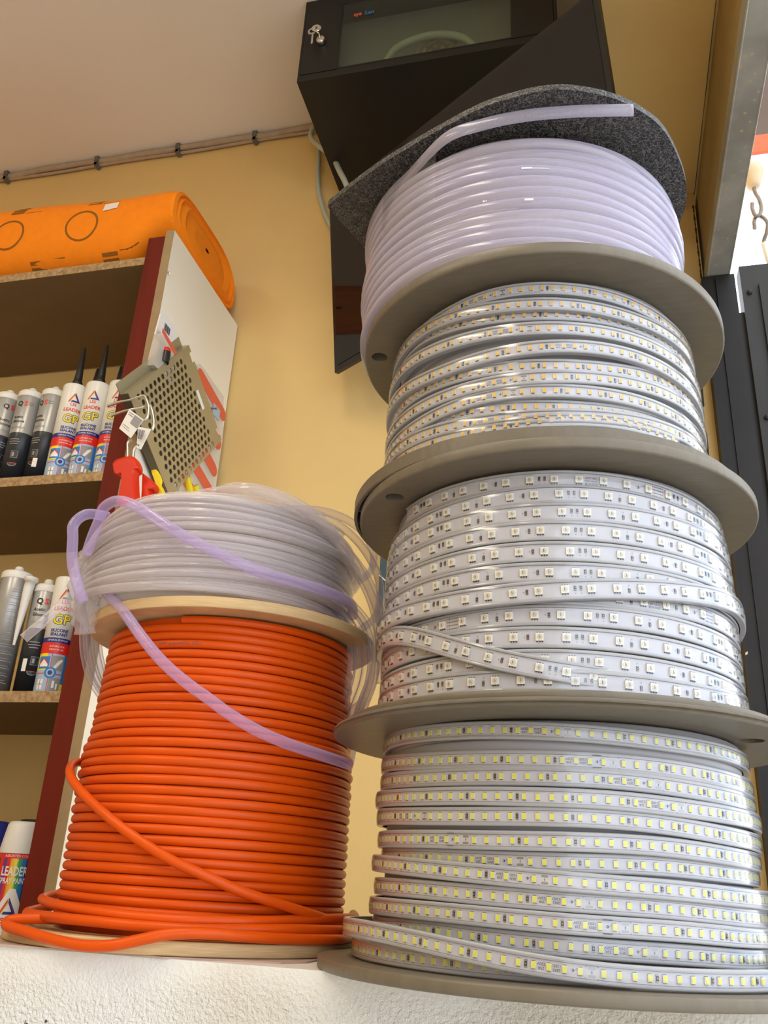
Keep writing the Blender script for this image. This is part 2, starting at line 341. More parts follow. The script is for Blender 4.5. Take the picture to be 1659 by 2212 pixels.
h2.build('hook',M['rust'],label='lower rusty hook linking the S-shaped hook to the cream rod',category='hook')
MB().tube([(.4005,1.738,1.388),(.404,1.738,1.35),(.409,1.738,1.3185)],.0075,12).build('rod',M['rod'],label='cream painted rod standing on the gate top under the hooks',category='rod')
# ------------------------------------------------------------------ reels of LED strip
R1ROWS=[
 (0.133,[(-165.4, 0.0967), (-150.5, 0.0985), (-126.0, 0.0966), (-105.8, 0.0958), (-93.8, 0.0945), (-78.3, 0.0936), (-63.7, 0.092), (-51.1, 0.0912), (-35.4, 0.0917)]),
 (0.134,[(-165.7, 0.0841), (-128.6, 0.0783), (-108.7, 0.0775), (-93.8, 0.0768), (-78.7, 0.0769), (-64.4, 0.0762), (-47.5, 0.0752), (-36.2, 0.0741)]),
 (0.134,[(-165.5, 0.0714), (-136.2, 0.0679), (-118.1, 0.067), (-101.8, 0.0669), (-87.0, 0.0668), (-72.7, 0.0668), (-57.0, 0.0653), (-39.6, 0.0635)]),
 (0.137,[(-165.4, 0.0593), (-136.7, 0.0559), (-117.0, 0.0551), (-101.4, 0.0548), (-87.2, 0.0545), (-73.3, 0.0548), (-58.3, 0.0529), (-42.2, 0.0521)]),
 (0.1355,[(-165.7, 0.0471), (-125.0, 0.0433), (-109.8, 0.043), (-94.7, 0.0435), (-80.1, 0.0441), (-67.2, 0.0436), (-53.4, 0.0419), (-42.1, 0.0396)]),
 (0.134,[(-165.7, 0.0317), (-127.6, 0.0298), (-107.0, 0.0293), (-92.2, 0.0298), (-77.5, 0.0305), (-62.9, 0.0308), (-46.2, 0.0293), (-38.6, 0.0279)]),
 (0.131,[(-165.9, 0.0204), (-115.0, 0.0184), (-101.6, 0.018), (-91.7, 0.0183), (-80.9, 0.0186), (-66.3, 0.0199), (-49.2, 0.019), (-38.6, 0.0179)]),
 (0.1375,[(-165.3, 0.0164), (-134.9, 0.0134), (-115.6, 0.0112), (-100.7, 0.0094), (-89.0, 0.0085), (-75.1, 0.0073), (-61.7, 0.0072), (-45.4, 0.0055), (-38.6, 0.0047)]),
 (0.135,[(-161.7, 0.001), (-126.5, 0.0003), (-109.0, -0.0013), (-93.7, -0.0021), (-78.3, -0.0027), (-64.3, -0.0028), (-48.6, -0.0042), (-35.9, -0.0063)]),
 (0.138,[(-162.3, -0.0116), (-127.0, -0.0118), (-110.5, -0.0124), (-96.2, -0.0135), (-82.5, -0.0142), (-70.6, -0.0144), (-55.3, -0.0146), (-41.1, -0.0171)]),
 (0.135,[(-152.8, -0.0241), (-124.1, -0.0221), (-110.4, -0.0241), (-95.8, -0.025), (-80.6, -0.0259), (-67.8, -0.0265), (-51.5, -0.0268), (-37.9, -0.0293)]),
 (0.156,[(-168,-.0262),(-148.7, -0.0251), (-132.3, -0.0252), (-116.0, -0.0284), (-103.9, -0.0321), (-94.4, -0.0348), (-85.0, -0.0365), (-75.2, -0.0376), (-63.7, -0.0380), (-52.4, -0.0380), (-44.8, -0.0378),(-30,-.0376)]),
 (0.149,[(-164.5, -0.0376), (-138.6, -0.0378), (-117.9, -0.0380), (-107.4, -0.0381), (-98.3, -0.0382,.148), (-86,-.0380,.1465),(-72,-.0378,.146)]),
]
R2ROWS=[
 (0.134,[(-143.5, 0.267), (-128.1, 0.2683), (-113.4, 0.2673), (-99.1, 0.2672), (-84.7, 0.2669), (-69.7, 0.2665), (-55.6, 0.2653), (-40.0, 0.2634), (-29.8, 0.2621)]),
 (0.1355,[(-139.7, 0.2507), (-132.1, 0.2522), (-119.5, 0.2532), (-106.1, 0.2544), (-92.2, 0.2554), (-77.6, 0.2554), (-62.4, 0.254), (-48.1, 0.2518), (-32.1, 0.2509)]),
 (0.1365,[(-137.0, 0.2401), (-123.1, 0.2411), (-109.1, 0.2414), (-94.4, 0.2411), (-80.0, 0.2411), (-65.7, 0.2411), (-51.0, 0.2406), (-36.5, 0.2409), (-22.1, 0.2426)]),
 (0.137,[(-139.4, 0.2254), (-126.0, 0.227), (-111.9, 0.2281), (-97.7, 0.2278), (-83.1, 0.2274), (-68.8, 0.2266), (-54.5, 0.2258), (-40.4, 0.225), (-25.0, 0.2254)]),
 (0.1375,[(-135.4, 0.2116), (-121.3, 0.212), (-107.2, 0.2128), (-93.1, 0.2125), (-78.5, 0.2121), (-64.0, 0.2113), (-49.8, 0.2107), (-35.3, 0.2106), (-22.7, 0.2125)]),
 (0.1375,[(-139.6, 0.1976), (-124.2, 0.1978), (-110.4, 0.1982), (-96.0, 0.1976), (-81.8, 0.1972), (-67.4, 0.197), (-52.2, 0.1969), (-37.7, 0.1962)]),
 (0.137,[(-143.1, 0.1831), (-124.1, 0.1821), (-109.6, 0.1832), (-94.7, 0.1834), (-81.0, 0.182), (-63.3, 0.1799), (-48.1, 0.1808), (-31.5, 0.1806)]),
 (0.137,[(-124.9, 0.1673), (-112.0, 0.1679), (-105.7, 0.1688), (-98.3, 0.1687), (-83.9, 0.1681), (-69.1, 0.1673), (-54.2, 0.1668), (-41.8, 0.1653), (-28.0, 0.1647)]),
 (0.137,[(-143.7, 0.1547), (-128.0, 0.1546), (-107.9, 0.1542), (-100.5, 0.154), (-86.4, 0.1532), (-71.9, 0.1525), (-57.2, 0.1514), (-43.8, 0.1501), (-29.6, 0.1497)]),
 (0.137,[(-143.0, 0.1385), (-125.5, 0.1388), (-111.0, 0.1387), (-89.6, 0.1388), (-82.6, 0.1382), (-68.1, 0.1371), (-53.8, 0.1356), (-39.2, 0.1351), (-25.8, 0.1341)]),
 (0.138,[(-139.9, 0.1271), (-130.9, 0.1261), (-117.3, 0.1262), (-101.8, 0.1255), (-87.7, 0.1251), (-73.0, 0.1244), (-58.5, 0.1239), (-44.8, 0.1237), (-32.9, 0.125)]),
 (0.143,[(-153.2, 0.1857), (-137.4, 0.183), (-121.8, 0.1809), (-108.4, 0.1809), (-94.3, 0.1819), (-80.6, 0.1835), (-67.2, 0.186), (-52.8, 0.1895), (-40.1, 0.1927), (-24.9, 0.1977)]),
 (0.142,[(-138.5, 0.171), (-125.8, 0.1593), (-113.8, 0.1471), (-106.2, 0.1411), (-99.9, 0.1364), (-92.7, 0.132, .1412), (-82.0, 0.1290, .1385), (-69.2, 0.1272, .1345), (-56, .1262, .1315)]),
]
R3ROWS=[
 (0.134,[(-134.2, 0.4297), (-116.2, 0.4345), (-100.8, 0.4379), (-92.6, 0.4369), (-81.7, 0.4359), (-70.6, 0.4345), (-59.7, 0.4337), (-46.1, 0.4305), (-33.3, 0.4284)]),
 (0.135,[(-128.1, 0.431), (-115.8, 0.4266), (-102.3, 0.4234), (-90.3, 0.4205), (-82.6, 0.4206), (-71.8, 0.4198), (-61.2, 0.4178), (-49.1, 0.4169), (-33.1, 0.4191)]),
 (0.131,[(-136.2, 0.4286), (-122.5, 0.423), (-106.4, 0.4165), (-93.7, 0.4146), (-81.8, 0.4131), (-70.6, 0.4131), (-57.6, 0.4131), (-41.9, 0.4137)]),
 (0.137,[(-141.5, 0.4074), (-118.9, 0.4001), (-105.3, 0.3984), (-90.7, 0.3971), (-80.0, 0.3964), (-68.6, 0.396), (-58.0, 0.3959), (-45.6, 0.3958), (-29.8, 0.395)]),
 (0.138,[(-141.6, 0.3839), (-124.6, 0.3753), (-110.1, 0.3763), (-96.4, 0.3781), (-85.3, 0.3794), (-75.1, 0.3801), (-64.0, 0.3802), (-50.6, 0.3802), (-34.9, 0.3779)]),
 (0.134,[(-132.8, 0.3725), (-115.6, 0.3689), (-99.2, 0.3666), (-82.4, 0.3644), (-64.0, 0.3649), (-45.3, 0.3697), (-28.9, 0.373)]),
 (0.138,[(-134.1, 0.3537), (-119.0, 0.3527), (-104.2, 0.3522), (-92.8, 0.3529), (-82.0, 0.3527), (-71.1, 0.3528), (-60.2, 0.3544), (-47.7, 0.3552), (-31.8, 0.3576)]),
 (0.137,[(-127.8, 0.3389), (-114.5, 0.3416), (-103.5, 0.3427), (-92.1, 0.3419), (-82.1, 0.3416), (-71.2, 0.3408), (-60.3, 0.3413), (-50.7, 0.3411), (-36.5, 0.3407)]),
 (0.134,[(-134.7, 0.3372), (-115.3, 0.3368), (-99.2, 0.3315), (-82.8, 0.3288), (-66.4, 0.329), (-47.0, 0.3311)]),
 (0.139,[(-137.2, 0.3296), (-124.4, 0.3244), (-113.8, 0.322), (-102.4, 0.3202), (-92.9, 0.319), (-80.3, 0.319), (-65.9, 0.3208), (-49.3, 0.323), (-31.9, 0.326)]),
 (0.139,[(-135.3, 0.3181), (-120.1, 0.3136), (-107.0, 0.3127), (-95.7, 0.3135), (-84.5, 0.3152), (-73.3, 0.317), (-63.0, 0.3181), (-52.3, 0.318), (-39.1, 0.3172)]),
]
R1CL={0: -84.5, 1: -72.9, 2: -60.6, 3: -55.1, 4: -127.2, 5: -112.9, 6: -97.9, 7: -91.3, 8: -80.7, 9: -72.6, 10: -65.1, 11: -81.8}
R2CL={0: -53.0, 7: -117.0, 6: -36.9}
R3CL={0: -98.0, 3: -88.9, 4: -69.0, 6: -91.0, 7: -94.4, 9: -93.6}
def interp_path(rows,cx,cy,back_r):
    th=[];rr=[];zz=[]
    for k,(r,pts) in enumerate(rows):
        for q in pts: th.append(q[0]+360*k); zz.append(q[1]); rr.append(q[2] if len(q)>2 else r)
        if k<len(rows)-1:
            th.append(90+360*k); zz.append(.5*(pts[-1][1]+rows[k+1][1][0][1])); rr.append(min(back_r,.5*(r+rows[k+1][0])))
    th=np.array(th); g=np.arange(th[0],th[-1],2.5)
    z=np.interp(g,th,zz); r=np.interp(g,th,rr)
    ker=np.ones(9)/9
    def sm(a): b=np.convolve(np.r_[[a[0]]*4,a,[a[-1]]*4],ker,'valid'); return b
    z=sm(sm(z)); r=sm(sm(r)); a=np.radians(g)
    P=np.c_[cx+r*np.cos(a),cy+r*np.sin(a),z]
    return g,P
class Strip:
    def __init__(s,rows,c,w,t,back_r):
        s.w=w; s.g,s.P=interp_path(rows,c[0],c[1],back_r)
        s.T=np.gradient(s.P,axis=0); s.T/=np.linalg.norm(s.T,axis=1)[:,None]
        N=s.P.copy(); N[:,0]-=c[0]; N[:,1]-=c[1]; N[:,2]=0
        N-=s.T*(N*s.T).sum(1)[:,None]; s.N=N/np.linalg.norm(N,axis=1)[:,None]
        s.B=np.cross(s.N,s.T); s.S=np.r_[0,np.cumsum(np.linalg.norm(np.diff(s.P,axis=0),axis=1))]; s.t=t
    def at(s,d):
        q=[np.array([np.interp(d,s.S,A[:,k]) for k in range(3)]) for A in (s.P,s.T,s.N,s.B)]
        return q
    def s_of(s,theta): return float(np.interp(theta,s.g,s.S))
    def sweep(s,mb,prof,mi=0,closed=True,smooth=False):
        n=len(prof); v=[]
        for i in range(len(s.P)):
            for (b,h) in prof: v.append(s.P[i]+s.B[i]*b+s.N[i]*h)
        k=n if closed else n-1
        f=[(i*n+j,i*n+(j+1)%n,(i+1)*n+(j+1)%n,(i+1)*n+j) for i in range(len(s.P)-1) for j in range(k)]
        mb.add(v,f,mi,smooth)
        if closed: mb.add(v[:n],[tuple(range(n))],mi); mb.add(v[-n:],[tuple(range(n))[::-1]],mi)
        return mb
    def frame(s,d):
        P,T,N,B=s.at(d); return Matrix(((T[0],B[0],N[0],P[0]),(T[1],B[1],N[1],P[1]),(T[2],B[2],N[2],P[2]),(0,0,0,1)))
    def patch(s,mb,d0,h,verts,faces,mi=0):  # small 2D print wrapped on the strip, upside down as in the shop
        if not faces: return
        fr=s.frame(d0); mb.add([fr@Vector((x,y,h)) for x,y in verts],faces,mi)
def flange(name,parent,c,r,z0,z1,hole=None,cham=.0015,bore=.02,mats=None):
    ch=cham; outer=circ(c,r-ch,112); loops=[outer,circ(c,bore,32)]
    if hole: loops.append(circ((c[0]+hole[0]*math.cos(math.radians(hole[1])),c[1]+hole[0]*math.sin(math.radians(hole[1]))),hole[2],28))
    mb=MB(); mb.prism(loops,(0,0,z0),(1,0,0),(0,1,0),(0,0,z1-z0))
    mb.lathe([(r-ch,z0),(r-ch*.3,z0+ch*.3),(r,z0+ch),(r,z1-ch),(r-ch*.3,z1-ch*.3),(r-ch,z1)],c,112)
    return mb.build(name,mats or M['grey_plastic'],parent)
led_cache={}
def led2835(phos):
    mb=MB(); mb.box((-.0013,-.00185,0),(.0013,.00185,.00095),0)
    mb.box((-.00085,-.00165,.0009),(.0013,.00165,.00115),1)
    mb.box((-.0011,-.0021,0),(.0011,-.00185,.0003),2).box((-.0011,.00185,0),(.0011,.0021,.0003),2)
    return mb,[M['ledw'],phos,M['dark']]
def led5050():
    mb=MB(); mb.prism([[(-.0026,-.0026),(.0022,-.0026),(.0026,-.0022),(.0026,.0026),(-.0026,.0026)]],(0,0,0),(1,0,0),(0,1,0),(0,0,.0015),0)
    mb.prism([circ((0,0),.00195,20)],(0,0,.0015),(1,0,0),(0,1,0),(0,0,.0002),1)
    mb.box((-.0005,-.0011,.0017),(-.0002,.0011,.00178),2).box((.0003,-.001,.0017),(.0005,.0004,.00178),2)
    for x in (-.0017,0,.0017):
        mb.box((x-.00045,-.0033,0),(x+.00045,-.0026,.0004),2).box((x-.00045,.0026,0),(x+.00045,.0033,.0004),2)
    return mb,[M['ledw'],M['ledc'],M['dark']]
def resistor(h):
    mb=MB(); mb.box((-.0007,-h/2,0),(.0007,h/2,.0006),0).box((-.00075,h/2-.0005,0),(.00075,h/2,.00065),1).box((-.00075,-h/2,0),(.00075,-h/2+.0005,.00065),1)
    mb.prism([circ((0,0),.0011,14,0)],(0,h/2-.0001,.00002),(.9,0,0),(0,.55,0),(0,0,.0001),1); mb.prism([circ((0,0),.0011,14,0)],(0,-h/2+.0001,.00002),(.9,0,0),(0,.55,0),(0,0,.0001),1)
    mb.box((-.0003,-.0004,.0006),(.0003,.0004,.00063),1)
    return mb,[M['dark'],M['tin']]
EYE=np.zeros(3)
def place_chips(strip_obj,strip,name,proto,pos,h):
    """the hundred that show largest are objects, the others one mesh"""
    mb,mats=proto; me=mb.mesh(name,mats); sc=[]
    for d in pos:
        P,T,N,B=strip.at(d); dv=EYE-P; L=np.linalg.norm(dv); fc=float(N@dv)/L
        if fc<-.25: continue
        sc.append((fc/L**2,d))
    sc.sort(reverse=True)
    for i,(q,d) in enumerate(sc[:100]):
        o=bpy.data.objects.new(name,me); COL.objects.link(o); o.parent=strip_obj
        o.matrix_basis=strip.frame(d)@Matrix.Translation((0,0,h))
    if len(sc)>100:
        r=MB()
        for q,d in sc[100:]:
            fr=strip.frame(d)@Matrix.Translation((0,0,h)); o=len(r.v)
            r.v.extend([tuple(fr@Vector(p)) for p in mb.v]); r.f.extend([tuple(i+o for i in f) for f in mb.f]); r.m.extend(mb.m); r.s.extend(mb.s)
        r.build(name,mats,strip_obj,kind='stuff')
def plug_icon(s):
    v=[];f=[]
    def poly(pts): f.append(tuple(range(len(v),len(v)+len(pts)))); v.extend(pts)
    poly([(.0003+.0009*math.cos(a),.0009*math.sin(a)) for a in np.linspace(-PI/2,PI/2,9)])
    poly([(-.0006,.0003),(.0003,.0003),(.0003,.0005),(-.0006,.0005)]); poly([(-.0006,-.0005),(.0003,-.0005),(.0003,-.0003),(-.0006,-.0003)])
    poly([(.0012,-.0001),(.0018,.0003),(.0018,.0005),(.0012,.0001)]); poly([(.0018,.0003),(.0025,.001),(.0025,.0012),(.0018,.0005)]); poly([(.0025,.001),(.0032,.001),(.0032,.0012),(.0025,.0012)])
    return [(x*s,y*s) for x,y in v],f
def rect(x0,y0,x1,y1): return [(x0,y0),(x1,y0),(x1,y1),(x0,y1)],[(0,1,2,3)]
def pill(w,h,x=0,y=0):
    p=[(x+w/2-h/2+h/2*math.cos(a),y+h/2*math.sin(a)) for a in np.linspace(-PI/2,PI/2,8)]+[(x-w/2+h/2+h/2*math.cos(a),y+h/2*math.sin(a)) for a in np.linspace(PI/2,1.5*PI,8)]
    return p,[tuple(range(len(p)))]
def rot180(vf): return [(-x,-y) for x,y in vf[0]],vf[1]
def led_reel(label,c,rows,w,hub_r,fl,kind,clusters,phos=None,back_r=.136):
    t=thing('led_strip_reel',label,'cable reel',(c[0],c[1],fl[0][1]),'reels of LED strip in the stack')
    for f in fl: f[0](t,c,*f[1:])
    MB().lathe([(.02,fl[0][2]),(hub_r-.006,fl[0][2]),(hub_r-.006,fl[1][1]),(.02,fl[1][1])],c,64).build('hub',M['hub'],t)
    # windings under the outer layer
    z0,z1=fl[0][2]+.0005,fl[1][1]-.0005; prof=[]; n=int((z1-z0)/w)
    for i in range(n):
        a=z0+(z1-z0)*i/n; b=z0+(z1-z0)*(i+1)/n; prof+=[(hub_r-.002,a),(hub_r,a+.0012),(hub_r,b-.0012),(hub_r-.002,b)]
    MB().lathe([(hub_r-.005,z0)]+prof+[(hub_r-.005,z1)],c,72).build('inner_windings',M['under'],t)
    st=Strip(rows,c,w,.0045,back_r); e=w/2
    m=.0021 if kind=='2835' else .0020
    mb=MB(); st.sweep(mb,[(-e,-.0042),(-e,-.0006),(-e+.0005,-.0001),(-e+.0011,0),(-e+m,-.0002),(-e+m+.0002,-.0014),(e-m-.0002,-.0014),(e-m,-.0002),(e-.0011,0),(e-.0005,-.0001),(e,-.0006),(e,-.0042)])
    so=mb.build('led_strip',M['strip'],t)
    mb=MB(); st.sweep(mb,[(-e+m+.0003,-.0012),(e-m-.0003,-.0012)],closed=False); mb.build('circuit_board',M['pcb'],so)
    mb=MB(); st.sweep(mb,[(-e+.0009,.00004),(-e+m+.0004,.0004),(0,.0006),(e-m-.0004,.0004),(e-.0009,.00004)],closed=False,smooth=True); mb.build('clear_sleeve',M['film'],so)
    H=-.0012; ink=MB(); tin=MB(); cop=MB(); leds=[]; res=[]; h=H+.00006
    for k,(r,pts) in enumerate(rows):
        lo=st.s_of(-172+360*k); hi=st.s_of(-8+360*k)
        sc=st.s_of(clusters.get(k,(99 if k%2 else 75))+360*k) if True else 0
        if kind=='2835':
            p=.00835
            for sgn in (1,-1):
                j=0
                while True:
                    d=sc+sgn*(.0062+p*j)
                    if j>70: break
                    if lo<d<hi: leds.append(d)
                    if j%4==3 and lo<d+sgn*p/2<hi: res.append(d+sgn*p/2)
                    j+=1
            if k in clusters:
                st.patch(tin,sc,h,*pill(.0042,.0014,0,.0019)); st.patch(tin,sc,h,*pill(.0042,.0014,0,-.0019))
                st.patch(ink,sc,h,*rect(-.00012,-.001,.00012,.001)); st.patch(ink,sc,h,*rect(-.0005,-.0001,.0005,.00015))
                for x in (-.0033,.0033):
                    for y in (-.0029,.0029): st.patch(ink,sc+x,h,*rect(-.0003,y-.00015,.0003,y+.00015))
                st.patch(ink,sc-.0062-p*.52,h,*plug_icon(1.0))
                for j,(a_,b_) in ((1,('2835','120D')),(2,('25R','220V'))):
                    d=sc-.0062-p*(j+.5)
                    for s_,y in ((a_,.001),(b_,-.001)):
                        vf=rot180(text2d(s_,.0021,.00004)); st.patch(ink,d,h,[(x,yy-y) for x,yy in vf[0]],vf[1])
                if k%4==1:
                    for y in (-.0036,.0036): st.patch(ink,sc-.0062-p*.5,.0008,*rect(-.0027,y-.0002,.0027,y+.0002))
        else:
            p=.0170; j=0; d=lo+((k*37)%17)*.001
            if k in clusters: d=sc-p*int((sc-lo)/p)+p*.5
            while d<hi:
                leds.append(d); g=d+p/2
                if k in clusters and abs(g-sc)<p*.4:
                    for y in (-.0036,-.0012,.0012,.0036):
                        for x in (-.0042,.0042): st.patch(cop,g,h,*pill(.0011,.0010,x,y))
                        st.patch(ink,g,h,*pill(.0042,.0007,0,y)); st.patch(tin,g,h+.00003,*pill(.0028,.0005,0,y))
                        for x in (-.0028,.0028): st.patch(ink,g,h,*rect(x-.0004,y-.0005,x+.0004,y+.0005))
                elif k in clusters and abs(g-sc+p)<p*.4: st.patch(ink,g,h,*plug_icon(1.5))
                elif k in clusters and abs(g-sc+3*p)<p*.4:
                    for s_,y in (('5050-RGB',.0026),('12MM-60D-',.0004),('32R-220V',-.0018)):
                        vf=rot180(text2d(s_,.0021,.00003)); st.patch(ink,g,h,[(x,yy-y) for x,yy in vf[0]],vf[1])
                elif j%2==0:
                    q=(j//2)%3
                    if q==0: res+= [(g-.0019,.0009),(g+.0019,.0009)]; [st.patch(ink,g+x,h,*rot180(([(a,b+.0026) for a,b in text2d('R',.0013)[0]],text2d('R',.0013)[1]))) for x in (-.0019,.0019)]
                    elif q==1: res.append((g,-.0012)); vf=text2d('G',.0016); st.patch(ink,g,h,*rot180(([(a,b-.0022) for a,b in vf[0]],vf[1])))
                    else: res.append((g+.0008,0)); vf=text2d('R',.0014); st.patch(ink,g-.0016,h,*rot180(vf))
                d+=p; j+=1
    if kind=='2835':
        place_chips(so,st,'led_chip',led2835(phos),leds,H); place_chips(so,st,'resistor',resistor(.0034),res,H)
    else:
        place_chips(so,st,'led_chip',led5050(),leds,H)
        class Off(Strip):
            def __init__(s,b): s.__dict__=b.__dict__
        # resistors sit off the centre line
        pm=resistor(.0030); me=pm[0].mesh('resistor',pm[1]); vis=[]
        for d,y in res:
            P,T,N,B=st.at(d); dv=-P; L=np.linalg.norm(dv); fc=float(N@dv)/L
            if fc>-.2: vis.append((fc/L**2,d,y))
        vis.sort(reverse=True); rr=MB()
        for i,(q,d,y) in enumerate(vis):
            fr=st.frame(d)@Matrix.Translation((0,y,H))
            if i<100:
                o=bpy.data.objects.new('resistor',me); COL.objects.link(o); o.parent=so; o.matrix_basis=fr
            else:
                b0=len(rr.v); rr.v.extend([tuple(fr@Vector(p_)) for p_ in pm[0].v]); rr.f.extend([tuple(i_+b0 for i_ in f_) for f_ in pm[0].f]); rr.m.extend(pm[0].m); rr.s.extend(pm[0].s)
        if rr.v: rr.build('resistor',pm[1],so,kind='stuff')
    ink.build('printed_marks',M['ink'],so)
    if tin.v: tin.build('solder_pad',M['tin'],so)
    if cop.v: cop.build('copper_pad',M['copper'],so)
    return t
def FL(name,**kw):
    def f(t,c,z0,z1,r,hole=None): flange(name,t,c,r,z0,z1,hole,**kw)
    return f
def hollow_flange(t,c,z0,z1,r,hole=None):
    mb=MB(); mb.lathe([(.02,z1-.0022),(r-.004,z1-.0022),(r-.0028,z0),(r-.0008,z0),(r,z0+.0008),(r,z1-.0012),(r-.0012,z1),(.02,z1),(.02,z1-.0022)],c,112,smooth=False)
    for i in range(36):
        a=2*PI*i/36; d=np.array([math.cos(a),math.sin(a)]); e=np.array([-d[1],d[0]])*.0009
        p=[np.array(c)+d*.10-e,np.array(c)+d*(r-.003)-e,np.array(c)+d*(r-.003)+e,np.array(c)+d*.10+e]
        mb.add([(*q,z0+.0016) for q in p]+[(*q,z1-.0022) for q in p],[(3,2,1,0),(0,1,5,4),(1,2,6,5),(2,3,7,6),(3,0,4,7)])
    mb.lathe([(.10,z1-.0022),(.10,z0+.0005),(.104,z0+.0005),(.104,z1-.0022)],c,72)
    mb.build('flange',M['grey_plastic'],t)
C1=(-.0363,.6953); C2=(-.0372,.6952); C3=(-.0450,.7022); C4=(-.0618,.7009)
led_reel('lowest reel of the stack, LED strip with pale yellow chips, standing on the ledge',C1,R1ROWS,.0112,.128,
  [(FL('flange'),-.0518,-.0443,.172),(FL('flange',cham=.003),.1026,.1084,.172,(.1395,-22,.0095))],'2835',R1CL,M['ledy'])
led_reel('second reel from the bottom, wide LED strip with square white chips and two crossing loops',C2,R2ROWS,.0142,.1285,
  [(FL('flange'),.1086,.1146,.161),(FL('flange'),.2777,.2866,.161,(.1475,-140.5,.0072))],'5050',R2CL,back_r=.1385)
led_reel('third reel from the bottom, loosely wound LED strip with amber chips',C3,R3ROWS,.0116,.1265,
  [(hollow_flange,.2868,.2989,.161),(FL('flange'),.4482,.4583,.161,(.1475,-164,.0072))],'2835',R3CL,M['ledo'],back_r=.139)
# ------------------------------------------------------------------ top reel: clear tubing on a black board flange
t=thing('tubing_reel','topmost reel of the stack, clear lavender tubing under a textured black board','cable reel',(C4[0],C4[1],.4585))
hp=[(-.173,-.080),(-.167,-.088),(-.107,-.1262),(-.030,-.163),(.009,-.174),(.05,-.175),(.09,-.159),(.119,-.135),(.135,-.112),(.148,-.078),(.155,-.049),(.156,-.022)]
hp=hp+[(.149,.012),(.138,.05),(.112,.092),(.07,.125),(.0,.145),(-.07,.130),(-.118,.092),(-.140,.045),(-.149,.0),(-.157,-.03),(-.166,-.058)]; pl=catmull(hp+[hp[0]],5)[:-1]
mb=MB(); mb.prism([[tuple(q) for q in pl],circ((0,0),.02,24)],(C4[0],C4[1],.595),(1,0,0),(0,1,0),(0,0,.006)); mb.build('flange',M['texblack'],t,label='textured black board on top, rounded square')
MB().lathe([(.02,.4585),(.1405,.4585),(.1405,.4600),(.02,.4600)],C4,64).build('flange',M['white_plastic'],t)
MB().lathe([(.02,.4635),(.118,.4635),(.118,.5948),(.02,.5948)],C4,64).build('hub',M['white_board'],t)
# inner layers seen through the clear outer one
prof=[]; n=12
for i in range(n*6+1):
    z=.4645+.1245*i/(n*6); prof.append((.1375+.0028*abs(math.sin(PI*i/6)),z))
MB().lathe([(.1185,.4645)]+prof+[(.1185,.589)],C4,96).build('inner_windings',M['tube_in'],t)
th=np.radians(np.arange(-200,360*11.2-200,4)); turn=(th-th[0])/(2*PI)
z=.4648+turn*.01047+.0007*np.sin(th*1.0+turn*2.1); z=np.minimum(z,.5835); r=.1458+.0011*np.sin(turn*5.3)+.0012*np.sin(3*th+turn)
P=np.c_[C4[0]+r*np.cos(th),C4[1]+r*np.sin(th),z]
# the loose end leaves the last turn as a flattened tail in front of the black board
TAILP=[(C4[0]+.1462*math.cos(math.radians(q)),C4[1]+.1462*math.sin(math.radians(q)),.5835) for q in (-160,-148,-136,-126)]+[(-.1089,.5485,.5848),(-.077,.5405,.5856),(-.0425,.5385,.5862),(-.0092,.5412,.5866),(.02,.5456,.5868),(.0447,.5500,.5868)]
mb=MB()
nn=14; v=[];f=[]
T=np.gradient(P,axis=0); T/=np.linalg.norm(T,axis=1)[:,None]; N=np.c_[np.cos(th),np.sin(th),0*th]; B=np.cross(N,T)
for i in range(len(P)):
    for k in range(nn):
        a=2*PI*k/nn; ca,sa=math.cos(a),math.sin(a); v.append(P[i]+N[i]*.0046*math.copysign(abs(ca)**.7,ca)+B[i]*.0054*math.copysign(abs(sa)**.75,sa))
f=[(i*nn+k,i*nn+(k+1)%nn,(i+1)*nn+(k+1)%nn,(i+1)*nn+k) for i in range(len(P)-1) for k in range(nn)]
mb.add(v,f,0,True); mb.build('tubing',M['tube'],t)
TP=catmull(TAILP,8); mb=MB(); nn=18; v=[]; T=np.gradient(TP,axis=0); T/=np.linalg.norm(T,axis=1)[:,None]
for i in range(len(TP)):
    N_=np.cross(T[i],[0,0,1]); N_/=np.linalg.norm(N_); B_=np.cross(N_,T[i])
    for k in range(nn):
        a=2*PI*k/nn; v.append(TP[i]+N_*.0026*math.cos(a)+B_*.0064*math.sin(a))
mb.add(v,[(i*nn+k,i*nn+(k+1)%nn,(i+1)*nn+(k+1)%nn,(i+1)*nn+k) for i in range(len(TP)-1) for k in range(nn)]+[tuple(range((len(TP)-1)*nn,len(TP)*nn))],0,True)
mb.build('loose_end',M['tube'],t,label='free end of the tubing, cut square')
# clear wrapping tape over the windings on the left front
a=np.radians(np.linspace(-138,-112,14)); v=[]
for q in a: v+= [(C4[0]+.1517*math.cos(q),C4[1]+.1517*math.sin(q),.530),(C4[0]+.1517*math.cos(q),C4[1]+.1517*math.sin(q),.5865)]
MB().add(v,[(2*i,2*i+2,2*i+3,2*i+1) for i in range(13)],0,True).build('tape',M['film'],t)
sc=MB()
for a0,a1,z0,h in ((-83.8,-80.6,.5418,.0016),(-80.6,-75.4,.5415,.0006),(-83.0,-80.4,.5091,.0019),(-95.6,-95.1,.5123,.0016),(-94.7,-94.4,.5122,.0012)):
    A=np.radians(np.linspace(a0,a1,6)); v=[]
    for q in A: v+=[(C4[0]+.1519*math.cos(q),C4[1]+.1519*math.sin(q),z0-h/2),(C4[0]+.1519*math.cos(q),C4[1]+.1519*math.sin(q),z0+h/2)]
    sc.add(v,[(2*i,2*i+2,2*i+3,2*i+1) for i in range(5)],0,True)
sc.build('scuff_marks',M['paper'],t)
